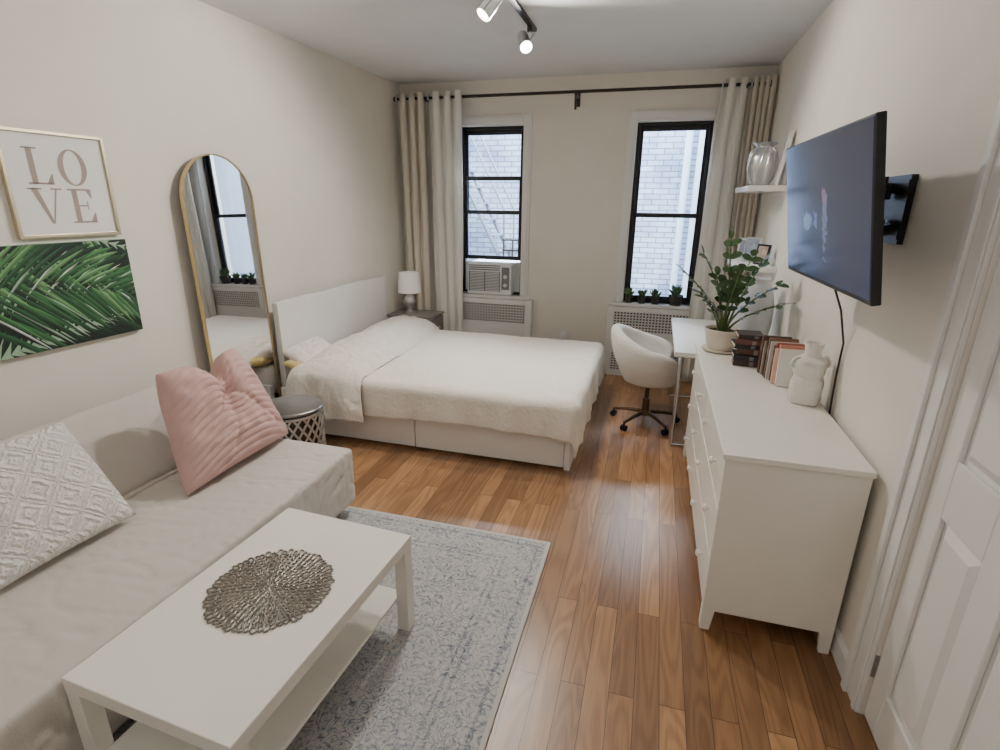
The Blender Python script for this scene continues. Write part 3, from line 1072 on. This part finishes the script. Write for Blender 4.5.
def drape(x0, x1, y0, y1, zt, hx1, hn, hf, nu, nv, Rr, amp, flut, edge0=0, seed=0, fw=.012, skew=0, crease=0, wav=0, pad=0):
    mb = MB()
    def fn(u, v):
        sy = (y0 - hn - wav * math.sin(u * 7 + seed)) + (y1 + hf - y0 + hn) * v
        sx = x0 + (x1 + hx1 - x0) * u
        sx += skew * (sy - y0) * (0 if hx1 else 1)
        ex = max(0, sx - x1) if hx1 else 0
        ey = sy - y0 if sy < y0 else (sy - y1 if sy > y1 else 0)
        Lr = math.hypot(ex, ey)
        px = min(sx, x1) if hx1 else sx
        py = min(max(sy, y0), y1)
        z = zt
        if Lr > 0:
            q = Rr * PI / 2
            if Lr < q:
                off = Rr * math.sin(Lr / Rr); drop = Rr * (1 - math.cos(Lr / Rr))
            else:
                off = Rr + .05 * (Lr - q); drop = Rr + (Lr - q) * .995
            k = min(1, drop / .2)
            par = sx if abs(ey) > ex else sy
            off += flut * k * (math.sin(par * 14 + seed) + .6 * math.sin(par * 31 + 2 + seed)) * .6 + fw * k
            px += ex / Lr * off; py += ey / Lr * off
            z = zt - drop
            if abs(ey) > 0:
                px += amp * .6 * nz((sx * 4, sy * 4, 3 + seed))
        top = max(0, 1 - Lr / .1)
        bumpy = amp * nz((sx * 2.3, sy * 2.3, seed)) + amp * .55 * nz((sx * 6, sy * 5, 7 + seed)) + amp * .3 * nz((sx * 13, sy * 11, 1 + seed))
        if crease:
            for (fx, fy, sd) in ((3.5, 5, 2), (7, 6, 11), (5, 11, 21)):
                rid = abs(nz((sx * fx + .5 * nz((sx * 3, sy * 3, sd)), sy * fy, sd + seed)))
                bumpy -= crease * max(0, .1 - rid) * 10
        bl = max(0, math.sin(PI * min(1, u * 1.02))) ** .7
        z += top * bumpy + pad * max(0, 1 - Lr / .25) * bl * min(1, .6 + v)
        if Lr > 0 and abs(ey) > 0 and (crease or pad):
            sg = 1 if ey < 0 else -1
            py -= sg * (1 - top) * (abs(bumpy) * .5 + pad * .35 * bl)
        if edge0:
            z -= edge0 * (max(0, 1 - u / .18) ** 2 + max(0, 1 - (1 - u) / .2) ** 2)
        if z < .03:
            z = .03 + (z - .03) * .1
        return (px, py, z)
    mb.grid(nu, nv, fn)
    return mb
o = B(drape(-2.2, BX1 + .03, BY0 - .005, BY1, .512, .3, .28, .3, 150, 130, .055, .011, .014, seed=1, crease=.003, wav=.012), 'coverlet', M_cover, smooth=180, solid=.01)
tag(o, 'cream quilted coverlet draped over the bed', 'bedspread')
o = B(drape(-2.52, -1.92, BY0 - .005, BY1 - .02, .55, 0, .37, .12, 90, 180, .09, .032, .03, .025, seed=5, fw=.03, skew=-.05, crease=.010, wav=.015, pad=.09), 'duvet', M_duvet, smooth=180, solid=.014)
tag(o, 'rumpled off white duvet folded back in a thick heap near the headboard', 'duvet')
mt = frame_mat((-2.545, 3.48, .59), (.05, 1, .06), (-.62, 0, .34))
tag(B(pillow_mb(.42, .22, .13, 36, .03, .014, 0, 0, 3), 'bed_pillow', M_sheet, matrix=mt, smooth=180), 'pale blush bed pillow at the near end of the headboard', 'pillow')
mt = frame_mat((-2.54, 3.295, .535), (.12, 1, -.1), (-1, .1, .2))
tag(B(pillow_mb(.13, .16, .07, 26, .03, .008, 0, 0, 6), 'accent_pillow', M_yellow, matrix=mt, smooth=180), 'small mustard yellow pillow below the near blush bed pillow', 'pillow')

# ------------------------------------------------------------------ nightstand + lamp
nx = -2.42
nt_ = thing('nightstand', 'grey nightstand in the far left corner under the lamp', 'nightstand', (nx, 5.19, 0))
B(MB().box(nx - .24, nx + .24, 5.01, 5.35, .12, .57), 'body', M_night, nt_, bev=.004)
B(MB().box(nx - .255, nx + .26, 4.995, 5.358, .571, .592), 'top', M_night, nt_, bev=.004)
for za, zb in ((.14, .33), (.345, .555)):
    dr = B(MB().box(nx + .241, nx + .257, 5.03, 5.33, za, zb), 'drawer', M_night, nt_, bev=.003)
    B(MB().cyl((nx + .257, 5.18, (za + zb) / 2), (nx + .278, 5.18, (za + zb) / 2), .013), 'knob', M_silver, dr, smooth=40)
for x in (nx - .21, nx + .21):
    for y in (5.04, 5.32):
        B(MB().box(x - .018, x + .018, y - .018, y + .018, .001, .12), 'leg', M_night, nt_)
cl = (nx - .06, 5.17, .593)
lp = thing('table_lamp', 'table lamp with white drum shade and silver base on the nightstand', 'lamp', cl)
B(MB().lathe([(0, 0), (.06, 0), (.06, .012), (.035, .02), (.028, .045), (.055, .09), (.066, .13), (.05, .175), (.02, .2), (.014, .24), (0, .24)], cl, 24), 'base', M_silver, lp, smooth=50)
B(MB().lathe([(.12, .22), (.105, .43), (.101, .43), (.116, .22)], cl, 32), 'shade', M_lampsh, lp, smooth=50)
B(MB().lathe([(0, .25), (.022, .26), (.03, .29), (.022, .32), (0, .33)], cl, 16), 'bulb', M_plastic, lp, smooth=60)

# ------------------------------------------------------------------ dresser
DX0, DX1, DYa, DYb, DH = .335, .83, 2.0, 3.74, .83
dr_ = thing('dresser', 'long white chest of drawers along the right wall', 'dresser', ((DX0 + DX1) / 2, (DYa + DYb) / 2, 0))
B(MB().box(DX0 - .012, DX1 + .004, DYa - .012, DYb + .012, DH - .024, DH), 'top', M_lac, dr_, bev=.003)
side = [(DX0, .001), (DX0 + .038, .001), (DX0 + .05, .1), (DX1 - .05, .1), (DX1 - .038, .001), (DX1, .001), (DX1, DH - .025), (DX0, DH - .025)]
for (a, b_) in ((DYa, DYa + .02), (DYb - .02, DYb)):
    B(MB().prism(side, 'y', a, b_), 'side_panel', M_lac, dr_, bev=.002)
B(MB().box(DX0 + .02, DX1 - .002, DYa + .021, DYb - .021, .1, DH - .026), 'carcass', M_lac, dr_)
for a, b_ in ((DYa + .021, DYa + .05), (DYb - .05, DYb - .021)):
    B(MB().box(DX0 + .001, DX0 + .02, a, b_, .001, .1), 'front_leg', M_lac, dr_)
ym = (DYa + DYb) / 2
zr = [(.108, .335), (.343, .57), (.578, .8)]
for (a, b_) in ((DYa + .024, ym - .004), (ym + .004, DYb - .024)):
    for za, zb in zr:
        q = B(MB().box(DX0 + .001, DX0 + .0195, a, b_, za, zb), 'drawer', M_lac, dr_, bev=.003)
        for y in (a + .2, b_ - .2):
            zc_ = (za + zb) / 2
            Mk = Matrix.Translation((DX0 + .001, y, zc_)) @ Matrix.Rotation(-PI / 2, 4, 'Y')
            B(MB().lathe([(.006, 0), (.006, .01), (.015, .014), (.017, .022), (.012, .028), (0, .03)], (0, 0, 0), 16, Mk), 'knob', M_knob, q, smooth=50)

# ------------------------------------------------------------------ desk
dk_ = thing('desk', 'white desk with chrome legs beyond the dresser', 'desk', (.53, 4.42, 0))
KX0, KX1, KY0, KY1 = .2, .83, 3.8, 5.05
B(MB().box(KX0, KX1, KY0, KY1, .71, .745), 'top', M_lac, dk_, bev=.003)
for y in (KY0 + .07, KY1 - .07):
    l = MB()
    l.tube([(KX0 + .05, y, .709), (KX0 + .05, y, .018), (KX1 - .05, y, .018), (KX1 - .05, y, .709)], .018, 10)
    B(l, 'leg_frame', M_chrome, dk_, smooth=50)
    B(MB().box(KX0 + .03, KX1 - .03, y - .02, y + .02, .699, .7095), 'leg_plate', M_chrome, dk_)
cvv = (.68, 3.98, .746)
vv = thing('large_vessel', 'large pale rounded vessel standing on the desk behind the plant', 'vessel', cvv)
B(MB().lathe([(0, 0), (.085, 0), (.1, .01), (.125, .1), (.14, .22), (.138, .33), (.12, .42), (.095, .475), (.085, .495), (.09, .515), (.082, .515), (.078, .495), (.09, .46), (0, .44)], cvv, 40), 'body', M_smooth, vv, smooth=50)
B(MB().lathe([(.128, .1), (.131, .105), (.131, .115), (.129, .12)], cvv, 40), 'band', M_pot, vv, smooth=50)

# ------------------------------------------------------------------ desk chair
ch = thing('desk_chair', 'white upholstered tub swivel chair on dark bronze star base', 'chair', (.045, 4.26, 0), R(2))
sh = MB()
nu, th0 = 60, R(132)
prof_n = 24
def shell(u, v):
    th = -th0 + 2 * th0 * u
    k = abs(th) / th0
    zt = .815 - .15 * (0.5 - .5 * math.cos(PI * min(1, k * 1.1))) - .07 * max(0, (k - .75) / .25) ** 2
    zb = .38
    T = .08
    def rad(z):
        s = max(0, (z - zb) / (zt - zb))
        return .2 + .125 * math.sin(min(1, s * 1.1) * PI / 2)
    if v < .42:
        z = zb + (zt - .04 - zb) * v / .42; r_ = rad(z)
    elif v <= .62:
        a = PI * (v - .42) / .2
        z = zt - .04 + .04 * math.sin(a); r_ = rad(zt - .04) - T / 2 + T / 2 * math.cos(a)
    else:
        z = zt - .04 - (zt - .04 - zb - .02) * (v - .62) / .38; r_ = rad(z) - T
    ang_ = PI + th
    return (r_ * math.cos(ang_), r_ * math.sin(ang_), z)
sh.grid(nu, prof_n, shell)
vs_all = sh.bm.verts; vs_all.ensure_lookup_table()
for i in (0, nu):
    sh.f([vs_all[i * (prof_n + 1) + j] for j in range(prof_n + 1)])
B(sh, 'shell', M_boucle, ch, keep=True, smooth=70)
B(MB().lathe([(0, .37), (.19, .37), (.225, .395), (.24, .435), (.225, .48), (.19, .5), (0, .505)], (0.02, 0, 0), 40), 'seat', M_boucle, ch, keep=True, smooth=60)
B(MB().lathe([(0, .1), (.03, .1), (.03, .22), (.018, .222), (.018, .36), (.09, .362), (.09, .369), (0, .369)], (0, 0, 0), 20), 'column', M_bronze, ch, keep=True, smooth=40)
B(MB().lathe([(0, .075), (.04, .075), (.045, .1), (.035, .12), (0, .12)], (0, 0, 0), 20), 'hub', M_bronze, ch, keep=True, smooth=40)
for i in range(5):
    a = 2 * PI * i / 5 + .3
    c_, s_ = math.cos(a), math.sin(a)
    lg = B(MB().tube([(.03 * c_, .03 * s_, .1), (.15 * c_, .15 * s_, .092), (.27 * c_, .27 * s_, .07)], [.018, .015, .012], 8), 'leg', M_bronze, ch, keep=True, smooth=50)
    w_ = MB()
    for o_ in (-.012, .012):
        p = Vector((.27 * c_, .27 * s_, .026)); tn = Vector((-s_, c_, 0))
        w_.cyl(p + tn * (o_ - .008), p + tn * (o_ + .008), .025, seg=14)
    w_.cyl((.27 * c_, .27 * s_, .026), (.27 * c_, .27 * s_, .07), .007, seg=8)
    wo = B(w_, 'caster', M_tvb, ch, keep=True, smooth=40)
    wo.parent = lg

# ------------------------------------------------------------------ plant on the dresser
c0 = Vector((.465, 3.6, DH + .001))
zp = thing('potted_plant', 'leafy dark green potted plant in cream bowl on the dresser', 'plant', c0)
B(MB().lathe([(0, 0), (.095, 0), (.11, .008), (.113, .02), (.105, .02), (.095, .012), (0, .012)], c0, 36), 'saucer', M_pot, zp, smooth=40)
B(MB().lathe([(0, .013), (.07, .013), (.092, .05), (.102, .1), (.106, .13), (.112, .133), (.112, .148), (.103, .148), (.098, .128), (0, .126)], c0, 36), 'pot', M_pot, zp, smooth=40)
B(MB().lathe([(0, .1265), (.097, .1285), (0, .1355)], c0, 24), 'soil', M_soil, zp)
lf = MB()
stems = [(172, .25, .44), (205, .2, .30), (95, .06, .60), (50, .2, .54), (12, .3, .40), (340, .3, .26), (275, .15, .42), (145, .17, .54), (235, .12, .40), (0, .16, .50)]
for az, reach, rise in stems:
    a = R(az + random.uniform(-6, 6))
    pts = []
    for k in range(15):
        t = k / 14
        rr = .02 + reach * (t ** 1.6)
        z = .128 + rise * (t - .14 * t * t * reach / .2)
        pts.append(c0 + Vector((rr * math.cos(a) + .012 * math.sin(3 * t + az), rr * math.sin(a), z)))
    B(MB().tube(pts, [.008 - .005 * k / 14 for k in range(15)], 6), 'stem', M_stem, zp, smooth=60)
    for k in (5, 7, 9, 11, 13, 14):
        t_v = (pts[min(k + 1, 14)] - pts[k - 1]).normalized()
        side_ = t_v.cross(Vector((math.cos(a) * .3 + .1, math.sin(a) * .3, 1)))
        if side_.length < .15:
            side_ = Vector((math.sin(a), -math.cos(a), 0))
        side_.normalize()
        up_ = side_.cross(t_v).normalized()
        for s in ((1, -1) if k < 14 else (0,)):
            dirv = (t_v * (.6 if s else 1) + side_ * s * .85 + up_ * random.uniform(-.1, .3)).normalized()
            wv = dirv.cross(up_).normalized()
            L_ = random.uniform(.07, .09); W_ = random.uniform(.019, .024)
            nn = dirv.cross(wv)
            rows = []
            for q in range(8):
                tt = q / 7
                ww = W_ * math.sin(PI * (tt * .93 + .05)) ** .6
                cpt = pts[k] + dirv * L_ * tt - Vector((0, 0, 1)) * .018 * tt * tt
                rows.append((cpt + wv * ww + nn * -.004, cpt, cpt - wv * ww + nn * -.004))
            if max(r_[1].x for r_ in rows) > XR - .03:
                continue
            rows = [tuple(lf.v(x) for x in r_) for r_ in rows]
            for r0_, r1_ in zip(rows, rows[1:]):
                lf.f([r0_[0], r0_[1], r1_[1], r1_[0]]); lf.f([r0_[1], r0_[2], r1_[2], r1_[1]])
B(lf, 'foliage', M_leaf, zp, smooth=180, recalc=False)

# ------------------------------------------------------------------ books
page = mat('book_pages', (222, 212, 190), .9)
def book(w, h, t, col, M, label, group):
    root = thing('book', label, 'book', (0, 0, 0), 0, group)
    root.matrix_basis = M
    c = MB()
    c.box(0, w, -t / 2, -t / 2 + .003, 0, h); c.box(0, w, t / 2 - .003, t / 2, 0, h); c.box(-.002, .003, -t / 2, t / 2, 0, h)
    B(c, 'cover', mat('book_cloth', col, .6, var=.05), root, keep=True, bev=.0012)
    B(MB().box(.0035, w - .004, -t / 2 + .0032, t / 2 - .0032, .004, h - .004), 'pages', page, root, keep=True)
    B(MB().box(-.0032, -.0021, -t / 2 + .004, t / 2 - .004, h * .62, h * .78), 'spine_band', mat('spine_band', tuple(min(255, int(x * .6 + 90)) for x in col), .6), root, keep=True)
    return root
flat = [((58, 40, 34), .034, 'dark brown'), ((34, 34, 38), .03, 'black'), ((88, 58, 42), .036, 'chestnut brown'), ((44, 46, 52), .026, 'charcoal'), ((96, 60, 50), .03, 'maroon'), ((70, 62, 58), .024, 'dark grey')]
z = DH + .001
names = ['lowest', 'second from the bottom', 'third from the bottom', 'third from the top', 'second from the top', 'topmost']
rot = Matrix(((0, 0, 1), (1, 0, 0), (0, 1, 0))).to_4x4()
for i, (col, t, cn) in enumerate(flat):
    jit = random.uniform(-.014, .014)
    M = Matrix.Translation((.51 + jit, 3.27 + jit, z + t / 2)) @ Matrix.Rotation(random.uniform(-.12, .12), 4, 'Z') @ rot
    book(.14, .14, t, col, M, '%s book lying %s in the flat stack beside the plant' % (cn, names[i]), 'books on the dresser')
    z += t + .001
ups = [((236, 231, 223), .02, .2, 'white'), ((208, 142, 124), .022, .215, 'salmon'), ((226, 208, 186), .018, .19, 'tan'), ((158, 84, 66), .024, .215, 'brick red'), ((108, 82, 66), .02, .195, 'brown'), ((204, 196, 186), .018, .21, 'pale grey'), ((82, 70, 66), .022, .2, 'dark'), ((134, 100, 78), .022, .22, 'light brown'), ((58, 46, 42), .024, .205, 'black brown'), ((176, 158, 140), .02, .19, 'beige'), ((72, 52, 44), .024, .215, 'deep brown'), ((110, 58, 50), .022, .2, 'wine red')]
where = ['nearest the white vase', 'second from the vase', 'third from the vase', 'fourth from the vase', 'fifth from the vase', 'sixth from the vase', 'sixth from the far end of the row', 'fifth from the far end of the row', 'fourth from the far end of the row', 'third from the far end of the row', 'second from the far end of the row', 'at the far end of the row']
y = 2.92
for i, (col, t, h, cn) in enumerate(ups):
    y += t / 2 + .0006
    M = Matrix.Translation((.67 - .004 * i + random.uniform(-.008, .008), y, DH + .001))
    book(.14, h, t, col, M, '%s upright book %s' % (cn, where[i]), 'books on the dresser')
    y += t / 2 + .0006

# white vase : squarish sculpted body, round neck
cv = (.755, 2.71, DH + .001)
vs_ = thing('vase', 'white ceramic sculpted vase with squarish body and narrow neck on the dresser', 'vase', cv)
vb = MB().lathe([(0, 0), (.055, 0), (.064, .01), (.068, .05), (.07, .09), (.068, .115), (.06, .126), (.062, .14), (.068, .155), (.07, .19), (.066, .212), (.05, .224), (.037, .23), (.034, .245), (.036, .27), (.042, .288), (.042, .295), (.036, .295), (.03, .27), (.028, .235), (0, .225)], (0, 0, 0), 48)
for v in vb.bm.verts:
    rr_ = math.hypot(v.co.x, v.co.y)
    if rr_ > 1e-5:
        an = math.atan2(v.co.y, v.co.x)
        k = max(0, min(1, (.232 - v.co.z) / .02))
        ca, sa = abs(math.cos(an + .35)), abs(math.sin(an + .35))
        sq = 1 / (ca ** 4 + sa ** 4) ** .25
        f = 1 + k * (sq - 1) * .9
        f *= 1 + k * .05 * nz((v.co.x * 30, v.co.y * 30, v.co.z * 30))
        v.co.x *= f; v.co.y *= f
    v.co += Vector(cv)
B(vb, 'body', M_ceram, vs_, smooth=50)
for s in (-1, 1):
    dv = Vector((-.95, -.3, 0)).normalized() * s
    hp = [Vector(cv) + dv * r_ + Vector((0, 0, z_)) for r_, z_ in ((.066, .17), (.088, .18), (.092, .2), (.078, .22), (.055, .222))]
    B(MB().tube(hp, .008, 8), 'ear', M_ceram, vs_, smooth=60)

# ------------------------------------------------------------------ TV and mount
tv = thing('television', 'flat black television on a tilted wall bracket above the dresser', 'television', (.583, 2.29, 1.712))
tv.rotation_euler = (0, -R(10), R(1.2))
tw, th_ = 1.0, .53
B(MB().box(-.014, .014, -tw / 2, tw / 2, -th_ / 2, th_ / 2), 'bezel', M_tvb, tv, bev=.004, keep=True)
B(MB().box(-.0155, -.0142, -tw / 2 + .008, tw / 2 - .008, -th_ / 2 + .016, th_ / 2 - .008), 'screen', M_screen, tv, keep=True)
B(MB().prism([(-.36, -.22), (.36, -.22), (.33, .08), (-.33, .08)], 'x', .0145, .042), 'rear_housing', M_tvb, tv, bev=.008, keep=True)
mnt = thing('tv_mount', 'black articulated wall bracket behind the television', 'tv mount', (.83, 2.4, 1.72))
wp = MB()
wp.box(.838, .859, 2.3, 2.56, 1.6, 1.84)
for z in (1.64, 1.80):
    wp.box(.826, .838, 2.28, 2.58, z - .022, z + .022)
B(wp, 'wall_plate', M_tvb, mnt)
B(MB().box(.0422, .052, -.12, .12, -.12, .06, mw(tv)), 'tv_plate', M_tvb, mnt)
for z in (1.655, 1.785):
    B(MB().box(.792, .826, 2.41, 2.47, z - .03, z + .03), 'hinge_block', M_tvb, mnt, bev=.004)
    B(MB().tube([(.81, 2.44, z), (.745, 2.27, z)], .016, 8), 'arm', M_tvb, mnt)
    B(MB().tube([(.745, 2.27, z), (.648 - (z - 1.66) * .17, 2.31, z)], .016, 8), 'arm', M_tvb, mnt)
B(MB().cyl((.745, 2.27, 1.61), (.745, 2.27, 1.83), .014, seg=12), 'pivot', M_tvb, mnt, smooth=40)
cb_ = MB()
cb_.tube([(.66, 2.5, 1.56), (.72, 2.52, 1.44), (.8, 2.6, 1.3), (.846, 2.63, 1.15), (.848, 2.64, 1.0), (.846, 2.62, .86), (.847, 2.6, .6)], .0045, 6)
tag(B(cb_, 'power_cord', M_tvb, smooth=60), 'thin black power cord hanging down the wall from the television', 'cord')

# ------------------------------------------------------------------ shelves
for zz, lab, ya, yb in ((1.85, 'white floating shelf, the upper one, carrying the silver jar', 4.4, 5.13), (1.285, 'white floating shelf, the lower one, carrying small photo frames', 4.3, 4.95)):
    o = B(MB().box(.6, XR - .001, ya, yb, zz - .02, zz + .02), 'floating_shelf', M_lac, bev=.003)
    tag(o, lab, 'shelf', 'floating shelves on the right wall')
cj = (.705, 4.62, 1.871)
jar = thing('silver_jar', 'round silver fluted glass jar on the upper shelf', 'jar', cj)
B(MB().lathe([(0, 0), (.06, 0), (.08, .04), (.1, .12), (.102, .19), (.088, .24), (.062, .262), (.06, .275), (.085, .3), (.08, .3), (.055, .28), (0, .27)], cj, 28), 'body', M_silver, jar, smooth=50)
for_ = MB()
for i in range(14):
    a = 2 * PI * i / 14
    for_.tube([(cj[0] + r_ * math.cos(a + tw_), cj[1] + r_ * math.sin(a + tw_), cj[2] + zq) for r_, zq, tw_ in ((.062, .004, 0), (.082, .04, .15), (.102, .12, .3), (.104, .19, .45), (.09, .24, .55), (.064, .262, .6))], .004, 5)
B(for_, 'fluting', M_silver, jar, smooth=60)

def photo_frame(y, z, w, h, label, fcol, pcol, x=.8, lean=9, rz=0):
    t = thing('photo_frame', label, 'photo frame', (x, y, z), 0, 'photo frames on the shelves')
    t.rotation_euler = (0, R(lean), R(rz))
    f = MB(); q = .014
    f.box(-.008, .008, -w / 2, -w / 2 + q, 0, h); f.box(-.008, .008, w / 2 - q, w / 2, 0, h)
    f.box(-.008, .008, -w / 2 + q, w / 2 - q, 0, q); f.box(-.008, .008, -w / 2 + q, w / 2 - q, h - q, h)
    B(f, 'frame', fcol, t, keep=True, bev=.002)
    B(MB().box(-.005, .006, -w / 2 + q, w / 2 - q, q, h - q), 'photo', pcol, t, keep=True)
ph1 = mat('photo_blue_grey', (150, 164, 182), .4, var=.35, vscale=18)
ph2 = mat('photo_warm', (190, 170, 160), .4, var=.35, vscale=22)
photo_frame(4.45, 1.874, .09, .36, 'tall white frame at the near end of the upper shelf', M_plastic, M_poster, .785)
photo_frame(4.78, 1.309, .13, .17, 'white framed photo at the far end of the lower shelf', M_plastic, ph1, .68, 9, 35)
photo_frame(4.6, 1.309, .14, .19, 'silver framed photo in the middle of the lower shelf', M_silver, ph1, .71, 9, 40)
photo_frame(4.42, 1.309, .12, .15, 'black framed photo at the near end of the lower shelf', M_tvb, ph2, .76, 9, 35)

# ------------------------------------------------------------------ track light
tl = thing('track_light', 'ceiling track light with two lit silver spot heads', 'ceiling light', (-.95, 3.65, ZC))
B(MB().box(-.968, -.932, 2.95, 4.12, ZC - .024, ZC - .001), 'track', M_rod, tl, bev=.002)
for (y, dx, dy) in ((3.98, .05, -.09), (3.26, -.06, -.05)):
    top = Vector((-.95, y, ZC - .024))
    B(MB().cyl(top, top - Vector((0, 0, .035)), .018, seg=12), 'adapter', M_rod, tl, smooth=40)
    c_ = top + Vector((-.035, -.02, -.085))
    ax = Vector((dx, dy, -.09)).normalized()
    Mh = Matrix.Translation(c_) @ ax.to_track_quat('Z', 'Y').to_matrix().to_4x4()
    hd = B(MB().lathe([(0, -.06), (.028, -.06), (.036, -.048), (.039, .02), (.043, .09), (.04, .09), (.036, .055), (0, .05)], (0, 0, 0), 24, Mh), 'spot_head', M_silver, tl, smooth=40)
    B(MB().tube([top - Vector((0, 0, .035)), top - Vector((-.03, .0, .05)), c_ + Vector((.039, 0, 0))], .005, 6), 'yoke', M_silver, tl, smooth=60)
    B(MB().lathe([(0, .051), (.034, .056), (.033, .072), (0, .08)], (0, 0, 0), 20, Mh), 'bulb', M_bulb, hd, smooth=60)
    ld = bpy.data.lights.new('spot', 'SPOT'); ld.energy = 92; ld.spot_size = R(165); ld.spot_blend = .5; ld.color = (1, .95, .87); ld.shadow_soft_size = .05
    lo = bpy.data.objects.new('spot_lamp', ld); COL.objects.link(lo)
    lo.location = c_ + ax * .13; lo.rotation_euler = (-ax).to_track_quat('Z', 'Y').to_euler()

# ------------------------------------------------------------------ sill plants, wall fixture
kinds = [(-.215, .042, .075, 'leftmost small succulent in dark pot on the right window sill'), (-.09, .042, .07, 'second small succulent from the left on the right window sill'), (.045, .044, .075, 'third small succulent from the left on the right window sill'), (.24, .072, .10, 'largest bushy succulent at the right end of the window sill')]
for i, (x, rp, hp, lab) in enumerate(kinds):
    c_ = Vector((x, 5.57, .771))
    t = thing('potted_succulent', lab, 'plant', c_, 0, 'succulents on the window sill')
    B(MB().lathe([(0, 0), (rp * .75, 0), (rp, hp), (rp * .9, hp), (rp * .85, hp - .01), (0, hp - .012)], c_, 20), 'pot', M_dpot, t, smooth=40)
    g = MB()
    for q in range(20 + 10 * (i == 3)):
        a = random.uniform(0, 2 * PI); el = random.uniform(.8, 1.5); ln = random.uniform(.06, .1) * (1.3 if i == 3 else 1)
        dv = Vector((math.cos(a) * math.cos(el), math.sin(a) * math.cos(el), math.sin(el)))
        p0 = c_ + Vector((dv.x * rp * .3, dv.y * rp * .3, hp - .012))
        g.tube([p0, p0 + dv * ln * .4, p0 + dv * ln * .75, p0 + dv * ln], [.004, .01, .009, .0015], 6)
    B(g, 'foliage', M_leaf2, t, smooth=60)
wf = thing('wall_fixture', 'small round white fixture low on the wall between the windows', 'wall fixture', (-.88, YB, .3))
B(MB().box(-.92, -.84, YB - .008, YB - .0005, .3, .42), 'plate', M_plastic, wf, bev=.003)
Mk = Matrix.Translation((-.88, YB - .008, .36)) @ Matrix.Rotation(PI / 2, 4, 'X')
B(MB().lathe([(.0, 0), (.045, 0), (.05, .015), (.045, .05), (.03, .06), (0, .062)], (0, 0, 0), 24, Mk), 'cap', M_plastic, wf, smooth=50)

# ------------------------------------------------------------------ light
wd = bpy.data.worlds.new('world'); S.world = wd; wd.use_nodes = True
bg = wd.node_tree.nodes['Background']
bg.inputs[0].default_value = (.68, .82, 1, 1); bg.inputs[1].default_value = 1.6
def light(name, kind, loc, target, energy, col, **kw):
    ld = bpy.data.lights.new(name, kind); ld.energy = energy; ld.color = col
    for k, v in kw.items():
        setattr(ld, k, v)
    o = bpy.data.objects.new(name, ld); COL.objects.link(o)
    o.location = loc
    o.rotation_euler = (Vector(loc) - Vector(target)).to_track_quat('Z', 'Y').to_euler()
    return o
light('sun', 'SUN', (0, -4, 8), (0, 3, 0), 3.1, (.94, .97, 1), angle=R(8))
light('sky_patch', 'AREA', (-.8, 7.3, 4.2), (-.7, 4.0, .5), 1450, (.80, .90, 1), shape='RECTANGLE', size=4, size_y=1.4)
light('ceiling_fill', 'AREA', (-1.2, .3, 2.84), (-1.2, .3, 0), 12, (1, .97, .92), shape='RECTANGLE', size=2.4, size_y=2.0)  # added soft fill below the ceiling, stands for no actual fixture
light('rear_fill', 'AREA', (-.9, -1.3, 1.9), (-.9, 4.5, 2.3), 6, (1, .98, .95), shape='RECTANGLE', size=2.4, size_y=1.2)  # unseen fill added behind the camera to brighten far walls and ceiling
